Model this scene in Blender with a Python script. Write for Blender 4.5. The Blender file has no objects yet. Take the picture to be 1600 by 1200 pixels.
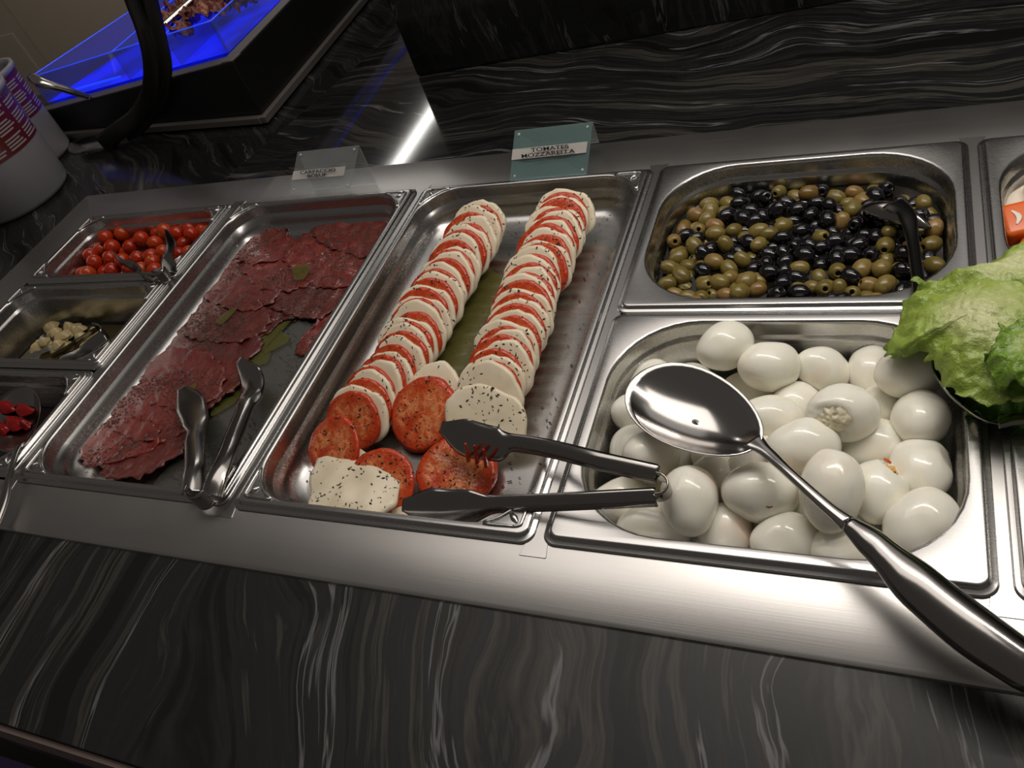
import bpy, bmesh, math, random
from mathutils import Vector, Matrix, noise
from mathutils.bvhtree import BVHTree
S = bpy.context.scene
COL = S.collection
random.seed(7)
R = math.radians
# ------------------------------------------------------------------ camera
CE = (0.77354, 0.2995, 0.31767); CP = Vector((0.42082, -0.56582, 0.54611)); FP = 1257.74
cd = bpy.data.cameras.new('camera'); cam = bpy.data.objects.new('camera', cd); COL.objects.link(cam)
cam.location = CP; cam.rotation_euler = CE
cd.sensor_fit = 'HORIZONTAL'; cd.sensor_width = 36; cd.lens = FP / 1600 * 36; cd.clip_start = .01
S.camera = cam
RM = cam.rotation_euler.to_matrix()
def ray(u, v): return RM @ Vector(((u - 800) / FP, (600 - v) / FP, -1))
def at(u, v, z=0.0):
    d = ray(u, v); return CP + d * ((z - CP.z) / d.z)
def aty(u, v, y):
    d = ray(u, v); return CP + d * ((y - CP.y) / d.y)
# ------------------------------------------------------------------ world, lights, exposure
w = bpy.data.worlds.new('world'); S.world = w; w.use_nodes = True
w.node_tree.nodes['Background'].inputs[0].default_value = (.55, .50, .46, 1)
w.node_tree.nodes['Background'].inputs[1].default_value = .12
S.view_settings.view_transform = 'Standard'; S.view_settings.look = 'None'
S.view_settings.exposure = 0; S.view_settings.gamma = 1; S.view_settings.use_curve_mapping = False
def area(name, loc, sx, sy, power, col, target=None):
    l = bpy.data.lights.new(name, 'AREA'); l.shape = 'RECTANGLE'; l.size = sx; l.size_y = sy; l.energy = power; l.color = col
    o = bpy.data.objects.new(name, l); COL.objects.link(o); o.location = loc
    if target is not None: o.rotation_euler = (Vector(target) - Vector(loc)).to_track_quat('-Z', 'Y').to_euler()
    return o
area('shelf_strip_light', (.60, .16, .80), .9, .035, 3.8, (1, .93, .85))
area('ceiling_panel_light', (.10, .62, 1.75), 2.0, 1.3, 16.5, (1, .92, .85))
area('back_fill_light', (.5, 2.3, 1.9), 2.0, 1.8, 4, (1, .95, .90))  # added in place of a bright ceiling, for reflections in the pan floors
area('wall_fill_light', (-3.2, 2.0, 1.2), 1.2, .5, 9, (1, .86, .70), (-4.2, 3.2, -.5))  # added unseen light that only brightens the back wall
area('left_ceiling_light', (-1.70, 2.5, 1.2), .06, 1.2, 4.5, (1, .97, .92))
# ------------------------------------------------------------------ materials
def mat(name):
    m = bpy.data.materials.new(name); m.use_nodes = True; nt = m.node_tree
    b = nt.nodes['Principled BSDF']
    return m, nt, b
def N(nt, t, **k):
    n = nt.nodes.new(t)
    for a, v in k.items():
        if a in n.inputs.keys() if hasattr(n.inputs, 'keys') else False: n.inputs[a].default_value = v
        else: setattr(n, a, v)
    return n
def plain(name, col, rough=.5, metal=0, spec=.5, **k):
    m, nt, b = mat(name)
    b.inputs['Base Color'].default_value = (*col, 1); b.inputs['Roughness'].default_value = rough
    b.inputs['Metallic'].default_value = metal; b.inputs['Specular IOR Level'].default_value = spec
    for a, v in k.items(): b.inputs[a.replace('_', ' ')].default_value = v
    return m
def noise_node(nt, scale, detail=4, rough=.5, vec=None, dist=0):
    n = nt.nodes.new('ShaderNodeTexNoise'); n.inputs['Scale'].default_value = scale; n.inputs['Detail'].default_value = detail
    n.inputs['Roughness'].default_value = rough; n.inputs['Distortion'].default_value = dist
    if vec: nt.links.new(vec, n.inputs['Vector'])
    return n
def ramp(nt, fac, stops, interp='LINEAR'):
    r = nt.nodes.new('ShaderNodeValToRGB'); r.color_ramp.interpolation = interp
    e = r.color_ramp.elements
    while len(e) < len(stops): e.new(.5)
    for i, (p, c) in enumerate(stops):
        e[i].position = p; e[i].color = (*c, 1) if len(c) == 3 else c
    nt.links.new(fac, r.inputs['Fac']); return r
def bump(nt, b, h, strength=.3, dist=.001):
    n = nt.nodes.new('ShaderNodeBump'); n.inputs['Strength'].default_value = strength; n.inputs['Distance'].default_value = dist
    nt.links.new(h, n.inputs['Height']); nt.links.new(n.outputs[0], b.inputs['Normal'])
def coords(nt, kind='Object', scale=(1, 1, 1), rot=(0, 0, 0)):
    t = nt.nodes.new('ShaderNodeTexCoord'); m = nt.nodes.new('ShaderNodeMapping')
    m.inputs['Scale'].default_value = scale; m.inputs['Rotation'].default_value = rot
    nt.links.new(t.outputs[kind], m.inputs['Vector']); return m.outputs[0]
def brushed(name, col, rough, along='x', amt=.12, bs=.08):
    m, nt, b = mat(name); b.inputs['Metallic'].default_value = 1; b.inputs['Base Color'].default_value = (*col, 1)
    v = coords(nt, scale=(6, 900, 200) if along == 'x' else (700, 6, 200))
    n = noise_node(nt, 1, 3, .6, v)
    v2 = coords(nt, scale=(9, 9, 9)); n2 = noise_node(nt, 1, 3, .6, v2)
    a = nt.nodes.new('ShaderNodeMath'); a.operation = 'MULTIPLY_ADD'; nt.links.new(n.outputs[0], a.inputs[0]); a.inputs[1].default_value = amt; 
    a2 = nt.nodes.new('ShaderNodeMath'); a2.operation = 'MULTIPLY_ADD'; nt.links.new(n2.outputs[0], a2.inputs[0]); a2.inputs[1].default_value = amt * .8; a2.inputs[2].default_value = rough - amt * .9
    nt.links.new(a2.outputs[0], a.inputs[2]); nt.links.new(a.outputs[0], b.inputs['Roughness'])
    bump(nt, b, n.outputs[0], bs, .0004); return m
M = {}
M['ledge'] = brushed('brushed_steel', (.52, .508, .49), .36, 'x', .10, .10)
M['pan'] = brushed('pan_steel', (.47, .462, .452), .27, 'x', .06, .008)
M['bar'] = plain('bar_steel', (.45, .44, .43), .3, 1)
M['tool'] = brushed('utensil_steel', (.34, .325, .31), .17, 'x', .06, .02)
M['mirror'] = plain('polished_steel', (.56, .54, .52), .16, 1)
M['welldark'] = plain('well_steel', (.10, .10, .10), .5, .8)
M['blackmetal'] = plain('black_lacquer', (.008, .008, .008), .32, 0, .5)
M['blackpost'] = plain('black_post', (.010, .009, .008), .38, 0, .45)
M['striptrim'] = plain('grey_trim', (.22, .20, .185), .42, .6)
M['wall'] = plain('beige_wall', (.36, .32, .27), .7)
M['floor'] = plain('floor_tile', (.10, .085, .08), .5)
M['violet'] = plain('violet_plastic', (.25, .16, .45), .35)
M['tub'] = plain('white_plastic', (.26, .25, .27), .42, 0, .4, Subsurface_Weight=.1, Subsurface_Scale=.01)
M['labelred'] = plain('label_red', (.12, .012, .016), .4)
M['labelwhite'] = plain('label_white', (.34, .31, .31), .45)
M['paper'] = plain('paper', (.80, .78, .75), .6)
M['ink'] = plain('ink', (.02, .02, .02), .6)
M['magnet'] = plain('clear_bumper', (.75, .8, .8), .2, 0, .7)
M['herb'] = plain('dried_herb', (.022, .018, .006), .7)
M['pepper'] = plain('ground_pepper', (.045, .028, .017), .6)
M['blackolive'] = plain('black_olive', (.006, .005, .007), .13, 0, .6)
M['hole'] = plain('olive_hole', (.012, .008, .003), .4)
M['brine'] = plain('dark_brine', (.010, .008, .005), .05, 0, .6)
M['yolk'] = plain('yolk', (.72, .42, .12), .6)
M['mush'] = plain('pickled_vegetable', (.50, .40, .20), .3, 0, .5, Subsurface_Weight=.3, Subsurface_Scale=.004)
M['pepperred'] = plain('red_pepper_piece', (.25, .004, .004), .15, 0, .6)
M['darkred'] = plain('beet_liquid', (.018, .002, .003), .1, 0, .5)
M['surimi'] = plain('orange_surimi', (.75, .13, .01), .3, 0, .5, Subsurface_Weight=.2, Subsurface_Scale=.004)
M['surimiwhite'] = plain('white_surimi', (.78, .70, .58), .35, 0, .5)
M['stemscar'] = plain('stem_scar', (.45, .22, .03), .5)
def m_led():
    m, nt, b = mat('blue_led'); b.inputs['Base Color'].default_value = (.0, .02, .3, 1)
    b.inputs['Emission Color'].default_value = (.01, .05, 1, 1); b.inputs['Emission Strength'].default_value = 2.2; return m
M['led'] = m_led()
def m_backlit():
    m, nt, b = mat('backlit_blue_base'); b.inputs['Base Color'].default_value = (.02, .03, .35, 1); b.inputs['Roughness'].default_value = .3
    n = noise_node(nt, 7, 2, .5, coords(nt)); r = ramp(nt, n.outputs[0], [(.35, (.12, .12, .12)), (.6, (1, 1, 1))]); mu = nt.nodes.new('ShaderNodeMath'); mu.operation = 'MULTIPLY'; mu.inputs[1].default_value = 1.6
    nt.links.new(r.outputs[0], mu.inputs[0]); nt.links.new(mu.outputs[0], b.inputs['Emission Strength']); b.inputs['Emission Color'].default_value = (.004, .012, 1, 1); return m
M['backlit'] = m_backlit()
def m_glass(name, tint, rough=.03, alpha=.25, edge=None):
    m, nt, b = mat(name); b.inputs['Base Color'].default_value = (*tint, 1); b.inputs['Roughness'].default_value = rough
    b.inputs['Alpha'].default_value = alpha; b.inputs['Specular IOR Level'].default_value = .8
    if edge: b.inputs['Emission Color'].default_value = (*edge[0], 1); b.inputs['Emission Strength'].default_value = edge[1]
    return m
M['acrylic'] = m_glass('clear_acrylic', (.55, .60, .60), .06, .22)
M['acrylic2'] = m_glass('teal_reflection_acrylic', (.22, .36, .36), .12, .62)  # teal reflection on clear acrylic put into the base colour
M['acrylicbin'] = m_glass('bin_acrylic', (.12, .16, .35), .08, .30)  # blue light on the clear bins put into the base colour
M['acrylicedge'] = m_glass('lit_acrylic_edge', (.05, .1, .8), .2, .9, ((.02, .08, 1), .55))  # glow of the LED-lit rims put in as emission; edges are no lamps
def m_oil(name, col, alpha, rough=.04):
    m, nt, b = mat(name); b.inputs['Base Color'].default_value = (*col, 1); b.inputs['Roughness'].default_value = rough
    b.inputs['Alpha'].default_value = alpha; b.inputs['Specular IOR Level'].default_value = .7
    n = noise_node(nt, 60, 2, .5, coords(nt)); bump(nt, b, n.outputs[0], .25, .002); return m
M['oil'] = m_oil('olive_oil', (.13, .125, .03), .60)
M['oilthin'] = m_oil('thin_oil', (.20, .21, .17), .16)
def m_marble(name, rot, scale=1.0, bright=1.0, rough=.13, warp=.24, spec=.45, base=.006):
    m, nt, b = mat(name)
    v = coords(nt, rot=(0, 0, rot))
    nl = noise_node(nt, 2.6 * scale, 2, .5, v)
    nm = noise_node(nt, 14 * scale, 3, .6, v)
    sub = nt.nodes.new('ShaderNodeVectorMath'); sub.operation = 'SUBTRACT'; nt.links.new(nl.outputs['Color'], sub.inputs[0]); sub.inputs[1].default_value = (.5, .5, .5)
    sc = nt.nodes.new('ShaderNodeVectorMath'); sc.operation = 'SCALE'; nt.links.new(sub.outputs[0], sc.inputs[0]); sc.inputs['Scale'].default_value = warp / scale
    ad = nt.nodes.new('ShaderNodeVectorMath'); ad.operation = 'ADD'; nt.links.new(v, ad.inputs[0]); nt.links.new(sc.outputs[0], ad.inputs[1])
    s2 = nt.nodes.new('ShaderNodeVectorMath'); s2.operation = 'SUBTRACT'; nt.links.new(nm.outputs['Color'], s2.inputs[0]); s2.inputs[1].default_value = (.5, .5, .5)
    sc2 = nt.nodes.new('ShaderNodeVectorMath'); sc2.operation = 'SCALE'; nt.links.new(s2.outputs[0], sc2.inputs[0]); sc2.inputs['Scale'].default_value = .009 / scale
    ad2 = nt.nodes.new('ShaderNodeVectorMath'); ad2.operation = 'ADD'; nt.links.new(ad.outputs[0], ad2.inputs[0]); nt.links.new(sc2.outputs[0], ad2.inputs[1])
    mp = nt.nodes.new('ShaderNodeMapping'); mp.inputs['Scale'].default_value = (30 * scale, 1.1 * scale, 5 * scale); nt.links.new(ad2.outputs[0], mp.inputs[0])
    n1 = noise_node(nt, 1, 5, .62, mp.outputs[0])
    k = bright
    r1 = ramp(nt, n1.outputs[0], [(0, (base * .8, base * .8, base * .85)), (.40, (base, base, base)), (.455, (.035 * k, .033 * k, .031 * k)), (.475, (base * 1.8, base * 1.8, base * 1.9)), (.53, (base * 1.6, base * 1.6, base * 1.7)), (.565, (.075 * k, .070 * k, .063 * k)), (.60, (.04 * k, .038 * k, .035 * k)), (.64, (.012, .012, .012)), (.70, (.09 * k, .086 * k, .08 * k)), (1, (.02, .02, .02))])
    mp2 = nt.nodes.new('ShaderNodeMapping'); mp2.inputs['Scale'].default_value = (46 * scale, 1.9 * scale, 6 * scale); mp2.inputs['Location'].default_value = (3, 7, 1); nt.links.new(ad2.outputs[0], mp2.inputs[0])
    n2 = noise_node(nt, 1, 4, .55, mp2.outputs[0])
    r2 = ramp(nt, n2.outputs[0], [(0, (0, 0, 0)), (.615, (0, 0, 0)), (.638, (.17 * k, .17 * k, .178 * k)), (.655, (0, 0, 0)), (.70, (0, 0, 0)), (.72, (.2 * k, .2 * k, .2 * k)), (.74, (0, 0, 0)), (1, (0, 0, 0))])
    add = nt.nodes.new('ShaderNodeMix'); add.data_type = 'RGBA'; add.blend_type = 'ADD'; add.inputs[0].default_value = 1
    nt.links.new(r1.outputs[0], add.inputs[6]); nt.links.new(r2.outputs[0], add.inputs[7]); nt.links.new(add.outputs[2], b.inputs['Base Color'])
    b.inputs['Roughness'].default_value = rough; b.inputs['Specular IOR Level'].default_value = spec
    return m
M['marbleF'] = m_marble('marble_front', R(-12), .9, .68, .36, .36, .22, .011)
M['marbleA'] = m_marble('marble_back', R(-84), 1.0, .58, .065)
M['marbleB'] = m_marble('marble_left', R(-52), 1.3, .45, .11)
M['marbleV'] = m_marble('marble_block', R(20), .8, .30, .12)
def m_egg(name, blush):
    m, nt, b = mat(name); v = coords(nt)
    oi = nt.nodes.new('ShaderNodeObjectInfo')
    n = nt.nodes.new('ShaderNodeTexNoise'); n.noise_dimensions = '4D'; n.inputs['Scale'].default_value = 26; n.inputs['Detail'].default_value = 1
    nt.links.new(v, n.inputs['Vector']); mu = nt.nodes.new('ShaderNodeMath'); mu.operation = 'MULTIPLY'; mu.inputs[1].default_value = 50
    nt.links.new(oi.outputs['Random'], mu.inputs[0]); nt.links.new(mu.outputs[0], n.inputs['W'])
    c = (.90, .85, .72) if not blush else (.78, .62, .50)
    r = ramp(nt, n.outputs[0], [(.0, (.90, .87, .72)), (.52, (.92, .90, .80)), (.70, c), (1, c)])
    nt.links.new(r.outputs[0], b.inputs['Base Color']); b.inputs['Roughness'].default_value = .14
    b.inputs['Subsurface Weight'].default_value = .35; b.inputs['Subsurface Radius'].default_value = (1, .8, .5); b.inputs['Subsurface Scale'].default_value = .006
    return m
M['egg'] = m_egg('boiled_egg', False); M['eggpink'] = m_egg('boiled_egg_blush', True)
def m_olive():
    m, nt, b = mat('green_olive'); oi = nt.nodes.new('ShaderNodeObjectInfo')
    r = ramp(nt, oi.outputs['Random'], [(0, (.15, .115, .025)), (.4, (.19, .145, .035)), (.80, (.23, .17, .045)), (.97, (.28, .16, .055)), (1, (.17, .10, .02))])
    n = noise_node(nt, 220, 3, .6, coords(nt)); mx = nt.nodes.new('ShaderNodeMix'); mx.data_type = 'RGBA'; mx.blend_type = 'MULTIPLY'; mx.inputs[0].default_value = .5
    r2 = ramp(nt, n.outputs[0], [(.3, (.5, .5, .4)), (.6, (1, 1, 1))])
    nt.links.new(r.outputs[0], mx.inputs[6]); nt.links.new(r2.outputs[0], mx.inputs[7]); nt.links.new(mx.outputs[2], b.inputs['Base Color'])
    b.inputs['Roughness'].default_value = .27; b.inputs['Subsurface Weight'].default_value = .15; b.inputs['Subsurface Scale'].default_value = .003; return m
M['greenolive'] = m_olive()
def m_cherry():
    m, nt, b = mat('cherry_tomato_skin'); oi = nt.nodes.new('ShaderNodeObjectInfo')
    r = ramp(nt, oi.outputs['Random'], [(0, (.36, .016, .003)), (.6, (.44, .03, .004)), (1, (.47, .06, .008))])
    nt.links.new(r.outputs[0], b.inputs['Base Color']); b.inputs['Roughness'].default_value = .16
    b.inputs['Subsurface Weight'].default_value = .2; b.inputs['Subsurface Radius'].default_value = (1, .2, .1); b.inputs['Subsurface Scale'].default_value = .004; return m
M['cherry'] = m_cherry()
def radial(nt):
    t = nt.nodes.new('ShaderNodeTexCoord'); s = nt.nodes.new('ShaderNodeSeparateXYZ'); nt.links.new(t.outputs['Object'], s.inputs[0])
    c = nt.nodes.new('ShaderNodeCombineXYZ'); nt.links.new(s.outputs[0], c.inputs[0]); nt.links.new(s.outputs[1], c.inputs[1])
    l = nt.nodes.new('ShaderNodeVectorMath'); l.operation = 'LENGTH'; nt.links.new(c.outputs[0], l.inputs[0])
    at2 = nt.nodes.new('ShaderNodeMath'); at2.operation = 'ARCTAN2'; nt.links.new(s.outputs[1], at2.inputs[0]); nt.links.new(s.outputs[0], at2.inputs[1])
    return t, l.outputs['Value'], at2.outputs[0]
def m_tomato():
    m, nt, b = mat('tomato_flesh'); t, rad, ang = radial(nt)
    n = noise_node(nt, 90, 4, .6, t.outputs['Object']); 
    k = nt.nodes.new('ShaderNodeMath'); k.operation = 'MULTIPLY'; k.inputs[1].default_value = 3; nt.links.new(ang, k.inputs[0])
    sn0 = nt.nodes.new('ShaderNodeMath'); sn0.operation = 'SINE'; nt.links.new(k.outputs[0], sn0.inputs[0]); sn = nt.nodes.new('ShaderNodeMath'); sn.operation = 'MULTIPLY'; sn.inputs[1].default_value = .10; nt.links.new(sn0.outputs[0], sn.inputs[0])
    ad = nt.nodes.new('ShaderNodeMath'); ad.operation = 'MULTIPLY_ADD'; nt.links.new(n.outputs[0], ad.inputs[0]); ad.inputs[1].default_value = 1.15; nt.links.new(sn.outputs[0], ad.inputs[2])
    r = ramp(nt, ad.outputs[0], [(.0, (.40, .028, .007)), (.38, (.50, .055, .013)), (.56, (.60, .12, .035)), (.68, (.74, .28, .11)), (.8, (.58, .09, .025)), (1, (.45, .04, .01))])
    r2 = ramp(nt, rad, [(0, (1, 1, 1)), (.024, (1, 1, 1)), (.029, (0, 0, 0)), (1, (0, 0, 0))])
    mx = nt.nodes.new('ShaderNodeMix'); mx.data_type = 'RGBA'; nt.links.new(r2.outputs[0], mx.inputs[0]); mx.inputs[6].default_value = (.52, .052, .013, 1)
    nt.links.new(r.outputs[0], mx.inputs[7]); nt.links.new(mx.outputs[2], b.inputs['Base Color'])
    b.inputs['Roughness'].default_value = .17; b.inputs['Subsurface Weight'].default_value = .15; b.inputs['Subsurface Radius'].default_value = (1, .25, .1); b.inputs['Subsurface Scale'].default_value = .003
    bump(nt, b, n.outputs[0], .9, .003); return m
M['tomato'] = m_tomato()
def m_mozz():
    m, nt, b = mat('mozzarella'); n = noise_node(nt, 30, 3, .5, coords(nt)); oi = nt.nodes.new('ShaderNodeObjectInfo')
    r = ramp(nt, n.outputs[0], [(.3, (.74, .64, .46)), (.7, (.83, .75, .58))]); nt.links.new(r.outputs[0], b.inputs['Base Color'])
    b.inputs['Roughness'].default_value = .36; b.inputs['Subsurface Weight'].default_value = .3; b.inputs['Subsurface Radius'].default_value = (1, .8, .5); b.inputs['Subsurface Scale'].default_value = .004
    bump(nt, b, n.outputs[0], .25, .002); return m
M['mozz'] = m_mozz()
def m_meat():
    m, nt, b = mat('raw_beef'); v = coords(nt, 'Object'); oi = nt.nodes.new('ShaderNodeObjectInfo')
    n = noise_node(nt, 40, 5, .65, v, .6); n2 = noise_node(nt, 95, 6, .7, coords(nt, 'Object', (1, .35, 1), (0, 0, .6)), 1.2)
    r = ramp(nt, n.outputs[0], [(.25, (.095, .013, .010)), (.5, (.16, .022, .016)), (.8, (.22, .038, .028))])
    r2 = ramp(nt, n2.outputs[0], [(0, (0, 0, 0)), (.60, (0, 0, 0)), (.69, (1, 1, 1)), (1, (1, 1, 1))])
    mu = nt.nodes.new('ShaderNodeMath'); mu.operation = 'MULTIPLY'; nt.links.new(r2.outputs[0], mu.inputs[0]); mu.inputs[1].default_value = .35
    mx = nt.nodes.new('ShaderNodeMix'); mx.data_type = 'RGBA'; nt.links.new(mu.outputs[0], mx.inputs[0]); nt.links.new(r.outputs[0], mx.inputs[6]); mx.inputs[7].default_value = (.42, .12, .09, 1)
    ho = ramp(nt, oi.outputs['Random'], [(0, (.62, .60, .58)), (.35, (.85, .95, .9)), (.6, (1.05, .9, .9)), (1, (1.35, 1.05, 1.0))])
    m2 = nt.nodes.new('ShaderNodeMix'); m2.data_type = 'RGBA'; m2.blend_type = 'MULTIPLY'; m2.inputs[0].default_value = 1
    nt.links.new(mx.outputs[2], m2.inputs[6]); nt.links.new(ho.outputs[0], m2.inputs[7]); nt.links.new(m2.outputs[2], b.inputs['Base Color'])
    b.inputs['Roughness'].default_value = .27; b.inputs['Coat Weight'].default_value = .3; b.inputs['Coat Roughness'].default_value = .10; n3 = noise_node(nt, 330, 3, .6, v); ad = nt.nodes.new('ShaderNodeMath'); ad.operation = 'ADD'; nt.links.new(n2.outputs[0], ad.inputs[0]); nt.links.new(n3.outputs[0], ad.inputs[1]); bump(nt, b, ad.outputs[0], .45, .002); return m
M['meat'] = m_meat()
def m_lettuce(name, tip, base):
    m, nt, b = mat(name); a = nt.nodes.new('ShaderNodeAttribute'); a.attribute_name = 'tipness'
    n = noise_node(nt, 55, 4, .6, coords(nt)); n2 = noise_node(nt, 160, 3, .6, coords(nt))
    ad = nt.nodes.new('ShaderNodeMath'); ad.operation = 'MULTIPLY_ADD'; nt.links.new(n.outputs[0], ad.inputs[0]); ad.inputs[1].default_value = .5
    s = nt.nodes.new('ShaderNodeMath'); s.operation = 'SUBTRACT'; nt.links.new(a.outputs['Fac'], s.inputs[0]); s.inputs[1].default_value = .25; nt.links.new(s.outputs[0], ad.inputs[2])
    r = ramp(nt, ad.outputs[0], [(.1, base), (.6, tip), (1, tuple(c * .8 for c in tip))]); nt.links.new(r.outputs[0], b.inputs['Base Color'])
    b.inputs['Roughness'].default_value = .38; b.inputs['Subsurface Weight'].default_value = .25; b.inputs['Subsurface Radius'].default_value = (.4, 1, .2); b.inputs['Subsurface Scale'].default_value = .004
    bump(nt, b, n2.outputs[0], .7, .003); return m
M['lettuce'] = m_lettuce('lettuce_leaf', (.27, .37, .06), (.52, .56, .27))
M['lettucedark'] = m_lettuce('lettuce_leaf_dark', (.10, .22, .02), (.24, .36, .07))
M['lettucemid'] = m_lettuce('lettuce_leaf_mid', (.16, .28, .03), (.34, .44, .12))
M['radicchio'] = m_lettuce('red_leaf_lettuce', (.16, .035, .02), (.35, .14, .07))
# ------------------------------------------------------------------ builders
def mk(name, verts, faces, m, parent=None, smooth=True, label=None):
    off = parent.matrix_world.translation if parent else Vector()
    if parent: off = Vector(parent['_loc'])
    me = bpy.data.meshes.new(name); me.from_pydata([tuple(Vector(v) - off) for v in verts], [], faces)
    if smooth: me.polygons.foreach_set('use_smooth', [True] * len(me.polygons))
    me.materials.append(M[m] if isinstance(m, str) else m); me.update()
    o = bpy.data.objects.new(name, me); COL.objects.link(o)
    if parent:
        o.parent = parent
    if label: o['label'] = label
    return o
def thing(name, label, cat, loc=(0, 0, 0), group=None):
    o = bpy.data.objects.new(name, None); COL.objects.link(o); o.empty_display_size = .02
    o.location = loc; o['_loc'] = list(loc); o['label'] = label; o['category'] = cat
    if group: o['group'] = group
    return o
def tag(o, label, cat, group=None, kind=None):
    o['label'] = label; o['category'] = cat
    if group: o['group'] = group
    if kind: o['kind'] = kind
    return o
def fixn(o):
    bm = bmesh.new(); bm.from_mesh(o.data); bmesh.ops.recalc_face_normals(bm, faces=bm.faces); bm.to_mesh(o.data); bm.free(); return o
def sharp(o, ang=35):
    o.data.set_sharp_from_angle(angle=R(ang)); return o
def prism(poly, z0, z1):
    n = len(poly); v = [(x, y, z0) for x, y in poly] + [(x, y, z1) for x, y in poly]
    return v, [list(range(n))[::-1], list(range(n, 2 * n))] + [[i, (i + 1) % n, n + (i + 1) % n, n + i] for i in range(n)]
def bevel(o, wd, seg=2):
    b = o.modifiers.new('bevel', 'BEVEL'); b.width = wd; b.segments = seg; b.limit_method = 'ANGLE'; b.angle_limit = R(35); return o
def solid(o, t, off=-1):
    s = o.modifiers.new('solid', 'SOLIDIFY'); s.thickness = t; s.offset = off; return o
def rr(cx, cy, hx, hy, r, z, n=8):
    r = min(r, hx - .0005, hy - .0005); out = []
    for q, (sx, sy) in enumerate(((1, 1), (-1, 1), (-1, -1), (1, -1))):
        for k in range(n + 1):
            a = q * math.pi / 2 + k / n * math.pi / 2
            out.append((cx + sx * (hx - r) + r * math.cos(a), cy + sy * (hy - r) + r * math.sin(a), z))
    return out
def loft(loops, closed=True, cap_end=True, cap_start=False):
    n = len(loops[0]); v = [p for l in loops for p in l]; f = []
    for i in range(len(loops) - 1):
        for j in range(n if closed else n - 1):
            k = (j + 1) % n; f.append([i * n + j, i * n + k, (i + 1) * n + k, (i + 1) * n + j])
    if cap_end: f.append([(len(loops) - 1) * n + j for j in range(n)])
    if cap_start: f.append([j for j in range(n)][::-1])
    return v, f
def smoothpath(P, sub=6):
    P = [Vector(p) for p in P]; out = []
    for i in range(len(P) - 1):
        p0 = P[max(i - 1, 0)]; p1 = P[i]; p2 = P[i + 1]; p3 = P[min(i + 2, len(P) - 1)]
        for k in range(sub):
            t = k / sub
            out.append(.5 * ((2 * p1) + (p2 - p0) * t + (2 * p0 - 5 * p1 + 4 * p2 - p3) * t * t + (3 * p1 - p0 - 3 * p2 + p3) * t ** 3))
    out.append(P[-1]); return out
def interp(vals, n):
    m = len(vals) - 1; out = []
    for i in range(n):
        t = i / (n - 1) * m; k = min(int(t), m - 1); f = t - k; f = f * f * (3 - 2 * f)
        a, b = vals[k], vals[k + 1]; out.append(a + (b - a) * f)
    return out
def tube(path, radii, up=(0, 0, 1), sub=6, seg=16, smooth=True):
    """elliptical tube: radii = list of (half width, half height)"""
    P = smoothpath(path, sub) if smooth else [Vector(p) for p in path]; n = len(P)
    A = interp([r[0] for r in radii], n); B = interp([r[1] for r in radii], n); U0 = Vector(up); loops = []
    for i, p in enumerate(P):
        t = (P[min(i + 1, n - 1)] - P[max(i - 1, 0)]).normalized(); s = t.cross(U0).normalized(); u = s.cross(t)
        loops.append([tuple(p + s * A[i] * math.cos(a) + u * B[i] * math.sin(a)) for a in [2 * math.pi * k / seg for k in range(seg)]])
    return loft(loops, True, True, True)
def ribbon(path, nrm, widths, arch, sub=6, m=6):
    """sheet metal strip; nrm = list of face normals per control point"""
    P = smoothpath(path, sub); n = len(P); W = interp(widths, n); NN = interp([Vector(a) for a in nrm], n); AR = interp(arch, n); loops = []
    for i, p in enumerate(P):
        t = (P[min(i + 1, n - 1)] - P[max(i - 1, 0)]).normalized(); s = t.cross(NN[i]).normalized(); u = s.cross(t)
        loops.append([tuple(p + s * (W[i] / 2 * q) - u * AR[i] * q * q) for q in [-1 + 2 * k / m for k in range(m + 1)]])
    return loft(loops, False, False)
def sheet(outline, z, rings=14, per=96, zfun=None, jitter=0.0, jfreq=40, seed=0, sm=True):
    """star-shaped irregular sheet; outline = list of xy(z); returns verts, faces, tipness"""
    O = [Vector((p[0], p[1], p[2] if len(p) > 2 else z)) for p in outline]
    P = O + [O[0]]
    if sm:
        n = len(O); Q = []
        for i in range(n):
            p0, p1, p2, p3 = O[i - 1], O[i], O[(i + 1) % n], O[(i + 2) % n]
            for k in range(max(2, per // n)):
                t = k / max(2, per // n)
                Q.append(.5 * ((2 * p1) + (p2 - p0) * t + (2 * p0 - 5 * p1 + 4 * p2 - p3) * t * t + (3 * p1 - p0 - 3 * p2 + p3) * t ** 3))
    else: Q = O
    c = sum(Q, Vector()) / len(Q); v = [tuple(c)]; tip = [0]; n = len(Q)
    for r in range(1, rings + 1):
        f = r / rings
        for q in Q:
            d = q - c; p = c + d * f
            if jitter and r == rings: p += d.normalized() * jitter * noise.noise(Vector((q.x * jfreq, q.y * jfreq, seed)))
            v.append(tuple(p)); tip.append(f)
    if zfun: v = [(x, y, zz + zfun(x, y, t)) for (x, y, zz), t in zip(v, tip)]
    fc = [[0, 1 + j, 1 + (j + 1) % n] for j in range(n)]
    for r in range(rings - 1):
        for j in range(n):
            k = (j + 1) % n; a = 1 + r * n; b = a + n; fc.append([a + j, b + j, b + k, a + k])
    ar = sum(Q[j].x * Q[(j + 1) % n].y - Q[j].y * Q[(j + 1) % n].x for j in range(n))
    if ar < 0: fc = [q[::-1] for q in fc]
    return v, fc, tip
def copyobj(src, loc, rot=None, scale=None, label=None, group=None):
    o = src.copy(); COL.objects.link(o); o.location = loc
    if rot is not None: o.rotation_euler = rot
    if scale is not None: o.scale = scale
    if label: o['label'] = label
    if group: o['group'] = group
    for ch in src.children:
        c = ch.copy(); COL.objects.link(c); c.parent = o
    return o
def boxv(x0, x1, y0, y1, z0, z1):
    return prism([(x0, y0), (x1, y0), (x1, y1), (x0, y1)], z0, z1)
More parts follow.
